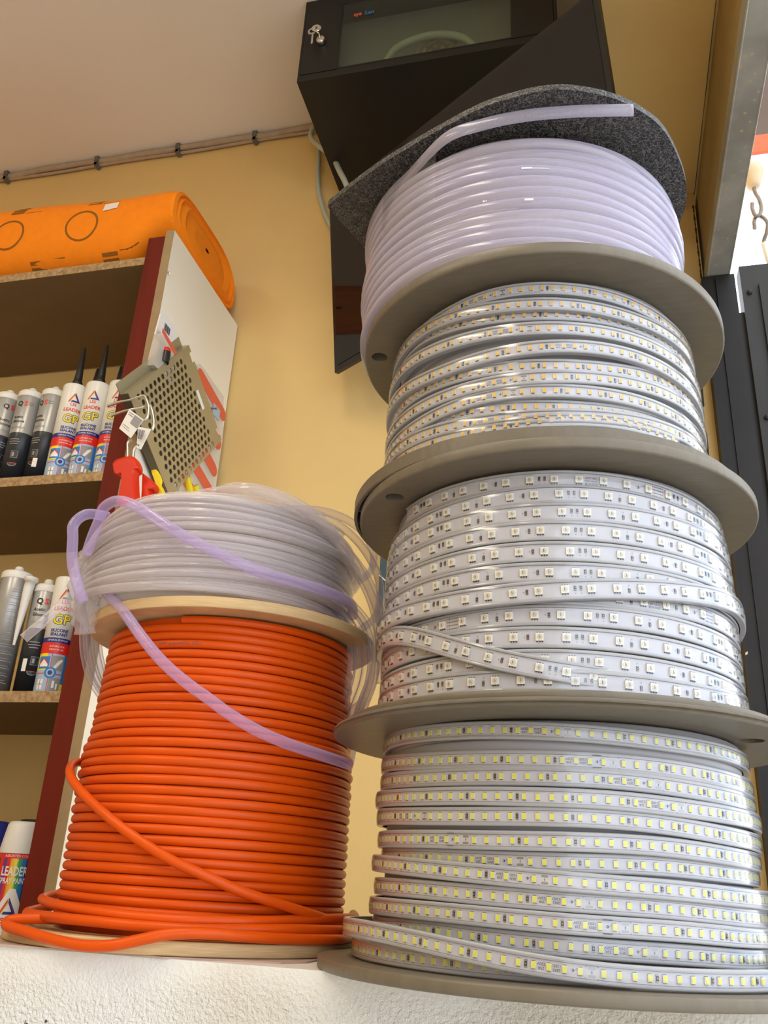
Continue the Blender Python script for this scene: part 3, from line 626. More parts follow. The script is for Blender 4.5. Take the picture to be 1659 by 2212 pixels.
# ------------------------------------------------------------------ orange cable reel
CO=(-.3374,.7521); RO=.1316; ZO=-.0506
t=thing('cable_reel','wooden reel wound full of bright orange cable, left of the grey stack','cable reel',(CO[0],CO[1],ZO))
flange('flange',t,(-.348,.7521),.1455,ZO+.0003,ZO+.0092,None,.0008,.02,M['ply']); flange('flange',t,CO,RO,.2002,.2095,None,.0008,.02,M['ply'])
MB().lathe([(.02,ZO+.0083),(.103,ZO+.0083),(.103,.2002),(.02,.2002)],CO,64).build('hub',M['ply_face'],t)
mb=MB(); dz=.00715; nt_=int((.1965+.0385)/dz); th=np.radians(np.arange(-90,360*nt_-90,5)); turn=(th-th[0])/(2*PI)
z=.1962-turn*dz; st_=np.clip((.1050-z)/.002,0,1); r=.1080+.0035*np.clip((.20-z)/.09,0,1)+.0036*st_+.0005*np.sin(turn*9.1)+.0003*np.sin(th*2+turn*3)
P=np.c_[CO[0]+r*np.cos(th),CO[1]+r*np.sin(th),z+.0004*np.sin(th+turn*5)]
mb.tube(P,.00362,14); wo=mb.build('cable',M['orange'],t)
MB().lathe([(.1035,ZO+.009),(.1125,ZO+.009),(.1125,.10),(.1045,.11),(.1045,.199)],CO,64).build('inner_windings',M['orange'],t)
def stray(name,pts,r,m,parent,n=8,label=None):
    P=catmull(pts,n); return MB().tube(P,r,16).build(name,m,parent,label=label)
stray('loose_turn',[(-.452,.735,.092),(-.4495,.700,.086),(-.4334,.6690,.0762),(-.4188,.6548,.0656),(-.3936,.6386,.052),(-.3649,.6286,.0368),(-.3378,.6256,.023),(-.3112,.6284,.0106),(-.2878,.6357,.0018),(-.2636,.6494,-.0076),(-.2416,.6695,-.0148),(-.2215,.7001,-.0223),(-.2113,.743,-.0290),(-.225,.80,-.0300)],.0037,M['orange'],t)
stray('loose_turn',[(-.43,.84,-.012),(-.464,.77,-.016),(-.458,.71,-.0205),(-.4369,.6715,-.0226),(-.3917,.6362,-.025),(-.3467,.6240,-.0271),(-.3114,.6265,-.0282),(-.2808,.6373,-.0281),(-.2505,.6582,-.0269),(-.2172,.7083,-.0244),(-.2085,.76,-.0240),(-.225,.82,-.0230)],.0037,M['orange'],t)
stray('loose_turn',[(-.44,.85,-.026),(-.474,.77,-.028),(-.466,.70,-.0320),(-.4414,.6670,-.0327),(-.3946,.6309,-.0322),(-.3617,.6203,-.0323),(-.3243,.6187,-.0331),(-.2865,.6282,-.0335),(-.2585,.6438,-.0325),(-.2278,.6751,-.0315),(-.2064,.7239,-.0320),(-.215,.79,-.0320)],.0037,M['orange'],t)
stray('loose_end',[(-.385,.665,-.0340),(-.4050,.655,-.0342),(-.4230,.647,-.0344),(-.4370,.6415,-.0356),(-.4430,.6385,-.0374),(-.4360,.6300,-.0398),(-.4120,.6180,-.0418),(-.3830,.6085,-.0450),(-.3560,.6030,-.0468),(-.3330,.6010,-.0452),(-.3140,.6045,-.0407),(-.2968,.6100,-.0365),(-.2736,.6200,-.0350),(-.2515,.6380,-.0362),(-.2308,.6640,-.0375),(-.2065,.707,-.0380),(-.207,.76,-.038)],.0038,M['orange'],t)
pr_=MB()
def wrap_text(mb,s,size,c,r,th0,z,bold=0,mi=0,flip=1,rowtilt=0):
    V,F=text2d(s,size,bold)
    mb.add([(c[0]+r*math.cos(th0+x*flip/r),c[1]+r*math.sin(th0+x*flip/r),z+y*flip) for x,y in V],F,mi); return mb
wrap_text(pr_,'CAT.7  S/FTP  4x2xAWG23  LSZH',.0034,CO,.1129,math.radians(-92),.17475)
pr_.build('printed_marks',M['ink'],wo)
# ------------------------------------------------------------------ coil of clear tube lying on the cable reel
CC=(-.3574,.7428)
t=thing('tube_coil','taped coil of clear plastic tube lying on top of the orange cable reel','tubing',(CC[0],CC[1],.2098))
def coil_path(nturn,r0,z0,dz,seed,jr,jz):
    g=np.random.default_rng(seed); th=np.radians(np.arange(0,360*nturn,5)); tn=th/(2*PI)
    k=np.arange(nturn+2); jr_=np.interp(tn,k,g.normal(0,jr,nturn+2)); jz_=np.interp(tn+.37,k,g.normal(0,jz,nturn+2))
    a=g.uniform(0,6); r=r0+jr_+.0015*np.sin(2*th+a); z=z0+tn*dz+jz_+.0022*np.sin(th+a+tn)
    pinch=np.exp(-((np.degrees(th)%360-222)/26)**2)   # gathered by the tape at the front left
    z=z+(.232-z)*.35*pinch; r=r-.004*pinch
    z=np.maximum(z,.2142)
    return np.c_[CC[0]+r*np.cos(th),CC[1]+r*np.sin(th),z]
mb=MB(); mb.tube(coil_path(14,.1275,.2152,.0062,3,.0022,.0016),.0039,9)
mb.build('outer_turns',M['tube_coil'],t)
mb=MB(); mb.tube(coil_path(13,.1185,.2150,.0066,5,.0015,.0015),.0039,8); mb.build('inner_turns',M['tube_in'],t)
MB().lathe([(.085,.2099),(.112,.2099),(.1135,.25),(.112,.296),(.10,.302),(.085,.300),(.085,.2099)],CC,64).build('core_turns',M['tube_in'],t)
def lp(pts,r=.0040,m='tube_clear',name='loose_loop'): return stray(name,pts,r,M[m],t,7)
lp([(-.425,.69,.290),(-.385,.655,.298),(-.3323,.634,.3045),(-.2847,.637,.3064),(-.2552,.658,.3007),(-.2368,.69,.2925),(-.2212,.715,.277),(-.208,.735,.259),(-.1995,.75,.2369),(-.1985,.77,.2162),(-.202,.79,.175)],.0052,'tube_coil')
lp([(-.39,.70,.296),(-.35,.665,.306),(-.3068,.64,.3126),(-.2663,.655,.3089),(-.2417,.685,.2995),(-.2245,.71,.2819),(-.2151,.735,.266),(-.207,.76,.2447),(-.205,.78,.2236),(-.2102,.80,.2019),(-.2236,.83,.1818),(-.2449,.86,.1649),(-.30,.885,.15)],.0052,'tube_coil')
lp([(-.33,.70,.312),(-.295,.72,.325),(-.2648,.74,.3326),(-.2425,.76,.3321),(-.226,.78,.3237),(-.2204,.80,.3113),(-.2251,.82,.3038),(-.2355,.84,.3011),(-.2542,.86,.3011),(-.30,.87,.300)],.0042)
lp([(-.30,.69,.314),(-.262,.70,.315),(-.236,.72,.309),(-.220,.745,.299),(-.211,.775,.284),(-.211,.80,.268),(-.222,.83,.252),(-.25,.86,.243)],.0040)
for k,(dl,dr,zb) in enumerate(((0,0,.07),(.007,.0035,.10),(.013,.0085,.118),(.004,.016,.088),(.016,.022,.135))):
    lp([(-.445+.3*dl,.665,.232),(-.478+dl,.700,.244),(-.4995+dl,.75,.2442),(-.5008+dl,.752,.2203),(-.495+dl,.755,.1922),(-.4833+dl,.765,.1649),(-.462+dl,.80,.135),(-.42,.87,zb+.012),(-.34,.895-.2*dl,zb),(-.262,.87,zb+.02),(-.2240-dr,.79,.1300),(-.2083-dr,.757,.1479),(-.1999-dr,.751,.1684),(-.1989-dr,.75,.1893),(-.2045-dr,.745,.216),(-.222-dr,.735,.238)],.0039)
lp([(-.447,.668,.2300),(-.4330,.6560,.2330),(-.4218,.6502,.2268),(-.3875,.6301,.202),(-.3622,.6225,.1777),(-.339,.6201,.156),(-.3173,.6217,.1397),(-.2982,.6262,.1276),(-.2805,.6332,.1161),(-.261,.6449,.1059),(-.2432,.6605,.0995),(-.2269,.6817,.0955),(-.2130,.7030,.0925),(-.2065,.7145,.0912)],.0045,'tube_lav','free_end')
lp([(-.425,.622,.250),(-.4180,.6150,.262),(-.4123,.6115,.2750),(-.4070,.6075,.2857),(-.3914,.6020,.2885),(-.3708,.5995,.2808),(-.347,.6000,.2661),(-.326,.6035,.2541),(-.2962,.6140,.2407),(-.2695,.6305,.2314),(-.2457,.6550,.2295),(-.2278,.6810,.2300),(-.2165,.7165,.2305),(-.222,.75,.229)],.0046,'tube_lav','free_end')
lp([(-.424,.640,.292),(-.4310,.6200,.2860),(-.4370,.6130,.2740),(-.4345,.6120,.2600),(-.4300,.6115,.2383),(-.4210,.6120,.2180),(-.4170,.618,.205)],.0046,'tube_lav')
lp([(-.4380,.655,.2300),(-.4441,.650,.2257),(-.4509,.645,.2178),(-.4548,.640,.2079),(-.4624,.635,.1949),(-.4752,.630,.1782)],.0043,'tube_coil','free_end')
mb=MB(); P=catmull([(-.4420,.652,.262),(-.4400,.648,.245),(-.4370,.646,.225),(-.4340,.648,.205),(-.432,.652,.188)],6)
rr=[.008+.0055*math.sin(PI*i/(len(P)-1))+.0015*math.sin(i*1.9) for i in range(len(P))]
mb.tube(P,rr,12); mb.build('tape',M['tape'],t,label='clear tape gathered round the strands')

# ------------------------------------------------------------------ wooden shelving unit on the left
XP0,XP1=-.831,-.813   # side board
YF=1.274; YE=1.612; XL=-1.85
t=thing('shelving_unit','wall shelving with a red front post and white side board, left of the cable reel','shelf unit',((XL+XP1)/2,YF,ZF))
mb=MB(); mb.box((XP0,YF+.0006,ZF),(XP1,YE,1.2195)); mb.build('side_panel',M['white_board'],t,label='white laminate side board')
MB().box((XP0,YF-.0006,ZF),(XP1,YF+.0006,1.2195)).build('edge_strip',M['brown_edge'],t,label='brown front edge of the side board')
MB().box((-.8685,YF-.0006,ZF),(XP0,YF+.02,1.2055)).build('post',M['red_wood'],t,label='red stained front post')
MB().box((XL-.018,YF,ZF),(XL,YE,1.2195)).build('side_panel',M['white_board'],t)
for z in (1.158,.672,.2705,-.13):
    s=MB().box((XL,YF+.0012,z-.0185),(XP0,YE,z)).build('shelf',M['chip_face'],t)
    MB().box((XL,YF,z-.0185),(-.8685,YF+.0012,z)).build('edge',M['chip'],s,label='raw chipboard edge')
sc=MB(); sc.lathe([(0,0),(.0028,0),(.0034,.001),(.0034,.002)],(0,0),14)
o=sc.build('screw',M['chrome'],t); o.matrix_basis=Matrix.Translation((XP1+.0012,1.2775,1.113))@Matrix.Rotation(PI/2,4,'Y'); o.matrix_parent_inverse=Matrix.Translation(-WLOC[t.name])
# ------------------------------------------------------------------ sealant cartridges
class Cyl:  # decals wrapped on a cylinder of radius r about the local z axis, front at -y
    def __init__(s,r): s.r=r; s.mb=MB(); s.k=0
    def put(s,V,F,x,z,mi,lay=1):
        r=s.r+.00012*lay
        xs_=[q[0] for q in V]
        if max(xs_)-min(xs_)>.002:
            bm=bmesh.new(); bv=[bm.verts.new((q[0],q[1],0)) for q in V]
            for f in F:
                try: bm.faces.new([bv[i] for i in f])
                except ValueError: pass
            x0=min(xs_)
            while x0<max(xs_):
                x0+=.0018; bmesh.ops.bisect_plane(bm,geom=bm.verts[:]+bm.edges[:]+bm.faces[:],dist=1e-7,plane_co=(x0,0,0),plane_no=(1,0,0))
            bm.verts.index_update(); V=[tuple(q.co)[:2] for q in bm.verts]; F=[tuple(q.index for q in f.verts) for f in bm.faces]; bm.free()
        s.mb.add([(r*math.sin((x+a)/r),-r*math.cos((x+a)/r),z+b) for a,b in V],F,mi); return s
    def rect(s,x,z,w,h,mi,lay=1):
        n=max(1,int(w/.003)); V=[];
        for i in range(n+1): V+= [(-w/2+w*i/n,-h/2),(-w/2+w*i/n,h/2)]
        return s.put(V,[(2*i,2*i+2,2*i+3,2*i+1) for i in range(n)],x,z,mi,lay)
    def poly(s,pts,x,z,mi,lay=1): return s.put(pts,[tuple(range(len(pts)))],x,z,mi,lay)
    def text(s,t,size,x,z,mi,lay=2,bold=0,sx=1):
        V,F=text2d(t,size,bold); V=[(a*sx,b) for a,b in V]; return s.put(V,F,x,z,mi,lay)
LM=[M[k] for k in ('txt_w','navy','red','yellow','gold','blue','sky_lbl','green','purple','mid_grey','dark','paper')]
W_,NV,RD,YL,GD,BL,SK,GN,PU,GY,DK,PA=range(12)
def logo(c,x,z,s,o=0):
    c.poly([(-.5*s,-.42*s),(-.33*s,-.42*s),(0,.18*s),(0,.46*s)],x,z,GD,2+o)
    c.poly([(-.46*s,-.42*s),(-.38*s,-.42*s),(-.06*s,.22*s),(-.06*s,.40*s)],x,z,RD,3+o)
    c.poly([(.5*s,-.42*s),(0,.46*s),(0,.18*s),(.24*s,-.27*s)],x,z,NV,2+o)
    c.poly([(.5*s,-.42*s),(.40*s,-.42*s),(.10*s,.12*s),(.16*s,.18*s)],x,z,PU,3+o)
    c.poly([(.5*s,-.42*s),(.24*s,-.27*s),(-.18*s,-.27*s),(-.26*s,-.42*s)],x,z,NV,2+o)
def white_cartridge(name,label,loc,rot,nozzle=True,full=True,tip=.092):
    r=.0243; t=thing(name,label,'sealant cartridge',(0,0,0),'sealant cartridges')
    MB().lathe([(.0005,.0012),(r-.001,.0012),(r,0),(r,.206),(r-.0008,.2085),(r-.004,.209),(r-.006,.207),(.012,.208),(.0075,.209),(.0075,.213),(.0005,.213)],n=40).build('tube',M['cart_w'],t)
    if nozzle:
        MB().lathe([(.0005,.2132),(.0098,.2132),(.0098,.2225),(.0085,.224),(.0078,.232),(.0026,.213+tip),(.0012,.213+tip+.001),(.0003,.213+tip)],n=20).build('nozzle',M['noz'],t,label='black nozzle')
    if full:
        c=Cyl(r); logo(c,0,.176,.024); c.text('LSS',.0085,0,.1605,RD,2,.0002); c.text('LEADER',.0098,0,.1485,RD,2,.00025)
        c.text('GP',.0245,0,.1285,DK,2,.0013); c.text('GP',.0245,0,.1285,YL,3,.0003)
        c.text('SILICONE',.0072,0,.1095,NV,2,.0003); c.text('SEALANT',.0072,0,.1025,NV,2,.0003)
        c.rect(0,.0925,.100,.0085,NV,1); c.text('GENERAL PURPOSE',.0042,0,.0925,W_,2)
        c.rect(0,.0785,.100,.0195,RD,1); c.text('SUITABLE FOR',.0040,.001,.0815,W_,2); c.text('INDOOR USE',.0040,.001,.0760,W_,2)
        c.rect(0,.0345,.100,.069,SK,1); c.rect(-.021,.0545,.020,.029,YL,2); c.rect(.026,.0345,.016,.069,BL,2); c.rect(.026,.010,.016,.018,YL,3)
        c.rect(-.0165,.0530,.021,.021,BL,3); c.poly([(-.008,-.006),(.008,-.006),(.008,-.001),(0,.007),(-.008,-.001)],-.0165,.052,W_,4); c.poly([(-.009,-.001),(0,.0085),(.009,-.001),(.0085,-.003),(0,.006),(-.0085,-.003)],-.0165,.0525,RD,5)
        c.rect(.008,.0530,.021,.025,GY,2); c.poly([(-.007,-.008),(-.002,-.009),(.008,.005),(.006,.008),(0,.004)],.008,.053,PA,3)
        c.rect(-.0035,.0345,.050,.0015,RD,3); c.rect(-.0035,.0345,.0012,.068,RD,3)
        c.poly(circ((0,0),.0098,24),-.002,.036,BL,4); c.poly(circ((0,0),.0066,20),-.002,.036,SK,5); c.poly(circ((0,0),.004,16),-.002,.036,NV,6)
        c.rect(-.0155,.0160,.017,.024,SK,2); c.rect(-.0165,.016,.010,.017,W_,3); c.rect(-.0165,.016,.0015,.017,GY,4); c.rect(-.0165,.016,.010,.0015,GY,4)
        c.rect(.008,.016,.020,.024,GY,2); c.rect(.006,.017,.004,.012,W_,3); c.rect(.012,.014,.003,.010,W_,3)
        c.mb.build('label',LM,t)
    t.location=loc; t.rotation_euler=(0,0,rot); return t
def silver_cartridge(name,label,loc,rot,r=.0243,h=.205,split=.108,dark=True,texts=True,cat='sealant cartridge',qs=True):
    t=thing(name,label,cat,(0,0,0),'sealant cartridges')
    if dark:
        MB().lathe([(.0005,.0012),(r-.001,.0012),(r,0),(r,split)],n=40).build('lower_sleeve',M['cart_d'],t,label='dark lower half')
        MB().lathe([(r,split),(r,h-.012),(r-.0005,h-.011)],n=40).build('upper_sleeve',M['cart_g'],t,label='silver upper half')
    else: MB().lathe([(.0005,.0012),(r-.001,.0012),(r,0),(r,h-.012),(r-.0005,h-.011)],n=40).build('sleeve',M['cart_g'],t)
    MB().lathe([(r+.0004,h-.0135),(r+.0008,h-.012),(r+.0006,h-.002),(r-.002,h+.001),(.013,h+.003),(.009,h+.0045),(.0075,h+.012),(.0055,h+.014),(.0005,h+.0145)],n=36).build('cap',M['white_plastic'],t,label='white plastic cap')
    if texts:
        c=Cyl(r)
        if qs: c.text('Q',.0145,-.0075,h-.033,DK,2,.0005); c.text('S',.0145,.0045,h-.033,RD,2,.0006)
        c.text('Acetic',.0080,-.006,split+.034,DK,2,.0002); c.text('Silicone',.0080,-.004,split+.0245,DK,2,.0002); c.text('UNIVERSAL',.0062,-.002,split+.0105,GY,2,.0001)
        c.text('Quality',.0036,.014,h-.030,DK,2); c.text('sealant',.0036,.014,h-.0345,DK,2)
        if dark:
            for z,w in ((.093,.018),(.088,.022),(.083,.016)): c.rect(-.002,z,w,.0016,GY,1)
            c.rect(.004,.060,.013,.015,GY,1); c.rect(.004,.060,.0118,.0138,DK,2); c.rect(.002,.060,.004,.008,GY,3)
            c.poly([(.009*math.cos(a),-.004+.0075*math.sin(a)) for a in np.linspace(PI,2*PI,12)],.003,.046,GY,1); c.poly([(.0082*math.cos(a),-.004+.0067*math.sin(a)) for a in np.linspace(PI,2*PI,12)],.003,.0463,DK,2); c.rect(.003,.0415,.018,.0008,RD,3)
        c.mb.build('lettering',LM,t)
    t.location=loc; t.rotation_euler=(0,0,rot); return t
def face(x,y): return math.atan2(x,-y)*1.0 if False else -math.atan2(-x,y)*-1.0
def rz(x,y,off=0): # front (-y) turned to the eye
    return math.atan2(y,x)-PI/2+off
S2=.672; S3=.2705
silver_cartridge('sealant_cartridge','silver and black silicone cartridge at the left frame edge of the upper row',(-1.146,1.315,S2),rz(-1.146,1.315,.25))
silver_cartridge('sealant_cartridge','silver and black cartridge with a red S, second from left in the upper row',(-1.094,1.315,S2),rz(-1.094,1.315,-.45))
o=silver_cartridge('sealant_cartridge','silver and black cartridge beside the white ones, small white price sticker near its base',(-1.0425,1.318,S2),rz(-1.0425,1.318,-.75))
c=Cyl(.0243); c.rect(-.010,.040,.009,.019,PA,3); k=c.mb.build('sticker',LM,o); k.matrix_parent_inverse=Matrix.Identity(4); k.rotation_euler=(0,0,.75)
white_cartridge('sealant_cartridge','white GP cartridge with long black nozzle, beside the silver cartridges on the upper shelf',(-.9925,1.312,S2),rz(-.9925,1.312,.05))
white_cartridge('sealant_cartridge','white GP silicone cartridge, middle of the three white ones on the upper shelf',(-.9415,1.312,S2),rz(-.9415,1.312,-.25))
white_cartridge('sealant_cartridge','white GP silicone cartridge half hidden by the red post on the upper shelf',(-.8925,1.316,S2),rz(-.8925,1.316,-.2))
for x,lb in ((-1.000,'white cartridge behind the first white GP one, only its black nozzle showing'),(-.9455,'white cartridge behind the middle GP one, its nozzle tip beside the longer nozzle'),(-.9005,'white cartridge behind the post-side GP one, short black nozzle showing')):
    white_cartridge('sealant_cartridge',lb,(x+.004,1.372,S2),0,True,False,.080)
# lower shelf
silver_cartridge('sealant_cartridge','large plain silver cartridge with white cap at the left frame edge, lower shelf',(-1.0315,1.315,S3),rz(-1.03,1.315),.0275,.222,.1,False,False)
o=None
c=Cyl(.0277)
for z in np.arange(.02,.19,.0125): c.rect(.008,z,.026,.0011,GY,1); c.rect(.006,z+.004,.020,.0008,GY,1)
lastT=[q for q in bpy.data.objects if q.get('label','').startswith('large plain silver')][0]
k=c.mb.build('lettering',LM,lastT); k.matrix_parent_inverse=Matrix.Identity(4)
nz=MB(); nz.tube([(-.9905,1.300,.4795),(-.9908,1.300,.4720),(-.9912,1.300,.4715),(-.9925,1.300,.460),(-.9955,1.300,.40),(-.9975,1.300,.356)],[.0125,.0125,.0095,.009,.0055,.0022],16)
nz.build('cartridge_nozzle',M['white_plastic'],label='loose white cone nozzle, tip down between silver and black cartridges, lower shelf',category='nozzle')
silver_cartridge('sealant_cartridge','black and silver QS acrylic cartridge leaning beside the white nozzle on the lower shelf',(-.9735,1.328,S3),rz(-.9735,1.328,-.05),.0225,.200,.118)
c=Cyl(.0225); c.rect(-.012,.052,.008,.022,PA,3)
lastT=[q for q in bpy.data.objects if 'QS acrylic' in q.get('label','')][0]
k=c.mb.build('sticker',LM,lastT); k.matrix_parent_inverse=Matrix.Identity(4)
white_cartridge('sealant_cartridge','white GP silicone cartridge beside the red post on the lower shelf, behind the tube end',(-.9235,1.318,S3),rz(-.9235,1.318,-.05),False)
white_cartridge('sealant_cartridge','white GP cartridge in the second row of the lower shelf, mostly hidden',(-.950,1.378,S3),rz(-.95,1.378,.3),False)
white_cartridge('sealant_cartridge','white GP cartridge hard against the red post, lower shelf, mostly hidden',(-.872,1.330,S3),rz(-.872,1.33,-.7),False)
# spray cans on the bottom shelf
def spray(label,x,y,capm,body,rainbow,z0=-.13,tall=.1985):
    r=.0315; t=thing('spray_can',label,'spray can',(0,0,0),'spray paint cans')
    MB().lathe([(.0005,.002),(r-.003,.002),(r-.001,0),(r,.003),(r,.146),(r-.001,.150),(r-.005,.152)],n=40).build('body',body,t)
    MB().lathe([(r-.0005,.1505),(r-.001,.158),(r-.006,tall-.006),(r-.009,tall-.001),(r-.013,tall),(.0005,tall)],n=40).build('cap',capm,t)
    if rainbow:
        c=Cyl(r); c.rect(0,.1465,.11,.007,RD,1); c.text('ASSORTED COLOUR',.0050,.002,.1465,W_,2)
        for x_,m_ in ((-.026,RD),(-.0185,PU),(-.0135,RD),(-.0075,GD),(-.0030,YL),(.0030,GN),(.0095,BL),(.0165,NV),(.0225,GY),(.0285,NV)): c.rect(x_,.090,.0072,.106,m_,1)
        c.text('LEADER',.0185,-.003,.1240,W_,3,.0004,.62); c.text('SPRAY PAINT',.0115,-.003,.1105,W_,3,.0002,.62)
        c.poly([(-.022,-.028),(.022,-.028),(.024,-.010),(.004,.028),(-.004,.028),(-.024,-.010)],0,.072,W_,3); c.rect(0,.030,.05,.05,W_,3)
        s=.030
        logo(c,-.002,.075,.027,3)
        for q in range(0): pass
        c.text('ISP',.0105,-.006,.055,RD,5,.0003)
        o=c.mb
        o.build('label',LM,t)
    t.location=(x,y,z0); t.rotation_euler=(0,0,rz(x,y)); return t
spray('white-capped spray paint can with rainbow label, bottom shelf beside the red post',-.9165,1.318,M['white_plastic'],M['cart_d'],True)
spray('blue-capped spray can at the left frame edge of the bottom shelf',-.983,1.330,M['navy'],M['cart_d'],False)
spray('dark spray can behind and between the blue-capped and white-capped cans',-.950,1.392,M['cart_d'],M['cart_d'],False,-.13,.206)
# ------------------------------------------------------------------ bolt of orange cloth on top of the unit
def roll_sec(x):
    e=min(1,max(0,(x+.93)/.09)); e=e*e*(3-2*e)
    zb=1.1585+.0625*e; zt=1.400+(x+1.3)*-.050-.012*e; yc=1.436; a=.166; out=[]
    for i in range(40):
        q=2*PI*i/40; cx=math.copysign(abs(math.cos(q))**.8,math.cos(q)); sz=math.copysign(abs(math.sin(q))**.72,math.sin(q))
        out.append((yc+a*cx, .5*(zb+zt)+.5*(zt-zb)*sz+.0025*math.sin(x*19+i*.7)))
    return out
xs=np.r_[np.linspace(-1.9,-1.0,12),np.linspace(-.98,-.832,16)]
v=[];mb=MB()
for x in xs: v+=[(x,y,z) for y,z in roll_sec(x)]
n=40
mb.add(v,[(i*n+k,i*n+(k+1)%n,(i+1)*n+(k+1)%n,(i+1)*n+k) for i in range(len(xs)-1) for k in range(n)],0,True)
# folded layers at the end
prev=roll_sec(-.832); ring=[]
for j,(sc_,dx) in enumerate(((1,0),(.985,.007),(.93,.010),(.90,.004),(.85,.011),(.80,.005),(.70,.012),(.60,.006),(.4,.010),(.05,.008))):
    ring.append([(-.832+dx,1.436+(y-1.436)*sc_,1.30+(z-1.30)*sc_) for y,z in prev])
v=[p for q in ring for p in q]
mb.add(v,[(j*n+k,j*n+(k+1)%n,(j+1)*n+(k+1)%n,(j+1)*n+k) for j in range(len(ring)-1) for k in range(n)],0,False)
roll=mb.build('cloth_roll',M['roll'],label='thick bolt of bright orange cloth lying on top of the shelving unit',category='fabric roll')
# print on the cloth: rings and blocks of illegible lettering follow the front surface
def on_roll(x,s):
    # s runs up the front face from the bottom edge (metres)
    P=roll_sec(x); seq=[P[i%40] for i in range(30,9,-1)]   # bottom -> front -> top
    seq=[P[i] for i in range(30,9,-1)]
    d=0
    for (y0,z0),(y1,z1) in zip(seq,seq[1:]):
        L=math.hypot(y1-y0,z1-z0)
        if d+L>=s: f=(s-d)/L; ny,nz_=-(z1-z0)/L,(y1-y0)/L; 
        if d+L>=s:
            sg=-1 if (ny*((y0+y1)/2-1.436)+nz_*((z0+z1)/2-1.285))<0 else 1
            return (x,y0+f*(y1-y0)+sg*ny*.0006,z0+f*(z1-z0)+sg*nz_*.0006)
        d+=L
    return (x,seq[-1][0],seq[-1][1])
pr=MB()
def strip_on(pts,w):
    pts=np.array(pts); T=np.gradient(pts,axis=0); T/=np.linalg.norm(T,axis=1)[:,None]; N=np.c_[-T[:,1],T[:,0]]*w/2
    A=[on_roll(*(p+q)) for p,q in zip(pts,N)]; B=[on_roll(*(p-q)) for p,q in zip(pts,N)]
    m=len(pts); pr.add(A+B,[(i,i+1,m+i+1,m+i) for i in range(m-1)])
def ringp(x,s,r): strip_on([(x+r*math.cos(a),s+r*math.sin(a)) for a in np.linspace(0,2*PI,41)],.0046)
def block(x,s,w,h,kind):
    n=5
    def rq(x0,s0,x1,s1):
        for i in range(n): a=x0+(x1-x0)*i/n; b=x0+(x1-x0)*(i+1)/n; pr.add([on_roll(a,s0),on_roll(b,s0),on_roll(b,s1),on_roll(a,s1)],[(0,1,2,3)])
    rq(x+.002,s,x+w*.5,s+h); 
    for j in range(4): rq(x-w*.45,s+h*(.02+.26*j),x-w*.04,s+h*(.18+.26*j))
for x in (-1.215,-1.035,-1.395): ringp(x,.225,.037)
for x in (-1.12,-.945,-1.30): block(x,.105,.090,.052,0)
for x in (-1.19,-1.00): block(x,.285,.080,.045,0)
pr.build('print',M['roll_print'],roll)
st=MB(); A=[on_roll(x,s) for x,s in ((-.990,.255),(-.957,.259),(-.957,.279),(-.990,.277))]
st.add([(x,y-.001,z) for x,y,z in A],[(0,1,2,3)]); st.build('price_sticker',M['paper'],roll,label='small white price sticker')
# ------------------------------------------------------------------ goods hanging on the white side board
XB=XP1
def upoly(name,label,cat,pts,th,m,x=XB+.004,group=None,parent=None):
    mb=MB(); mb.prism([pts],(x,0,0),(0,1,0),(0,0,1),(th,0,0)); return mb.build(name,m,parent,label=label,category=cat,group=group)
t=thing('striped_package','pale plastic bag with red stripes, flat on the white board behind the perforated plate','package',(XB,1.52,.72))
upoly('bag',None,None,[(1.43,.925),(1.447,1.006),(1.575,1.000),(1.598,.90),(1.596,.70),(1.45,.66),(1.42,.80)],.005,M['bag'],parent=t)
def stripe(y0,z0,y1,z1,w):
    d=np.array([y1-y0,z1-z0]); L=np.hypot(*d); d/=L; nn=np.array([-d[1],d[0]])*w/2; p=[]
    for s_,c_,a0 in ((1,np.array([y1,z1])-d*w/2,-PI/2),(-1,np.array([y0,z0])+d*w/2,PI/2)):
        for a in np.linspace(0,PI,7): b=a0+a; p.append(tuple(c_+d*math.cos(b)*w/2+np.array([-d[1],d[0]])*math.sin(b)*w/2))
    mb=MB(); mb.prism([p],(XB+.0092,0,0),(0,1,0),(0,0,1),(.0006,0,0)); return mb
for i,q in enumerate(((1.44,.985,1.596,.955,.030),(1.45,.915,1.592,.880,.032),(1.44,.858,1.590,.812,.030),(1.43,.800,1.592,.758,.028),(1.43,.745,1.585,.702,.028))): stripe(*q).build('stripe',M['stripe_red'],t)
lbp=MB(); lbp.box((XB+.0099,1.53,.932),(XB+.0103,1.565,.958)); lbp.build('label_patch',M['sky_lbl'],t)
t=thing('blister_pack','small clear blister pack with barcode card, top of the white board by the brown edge','package',(XB,1.30,.95))
upoly('card',None,None,[(1.268,1.006),(1.29,1.020),(1.345,1.012),(1.325,.955),(1.262,.955)],.003,M['paper'],parent=t)
upoly('blister',None,None,[(1.262,.955),(1.325,.955),(1.33,.885),(1.255,.880)],.016,M['bag'],parent=t)
bc=MB()
for i in range(9): bc.box((XB+.0071,1.288+i*.0026,.984),(XB+.0074,1.2894+i*.0026+(.0006 if i%3 else 0),1.000))
bc.build('barcode',M['ink'],t)
upoly('stripe',None,None,[(1.262,.968),(1.336,.952),(1.335,.942),(1.262,.958)],.0006,M['stripe_red'],XB+.0202,parent=t)
cp=MB(); cp.sphere((XB+.021,1.288,.932),.009,14,1); cp.lathe([(.0085,.905),(.0095,.92),(.0085,.93)],(XB+.021,1.288),16,0); cp.build('contents',[M['dark'],M['redp']],t)
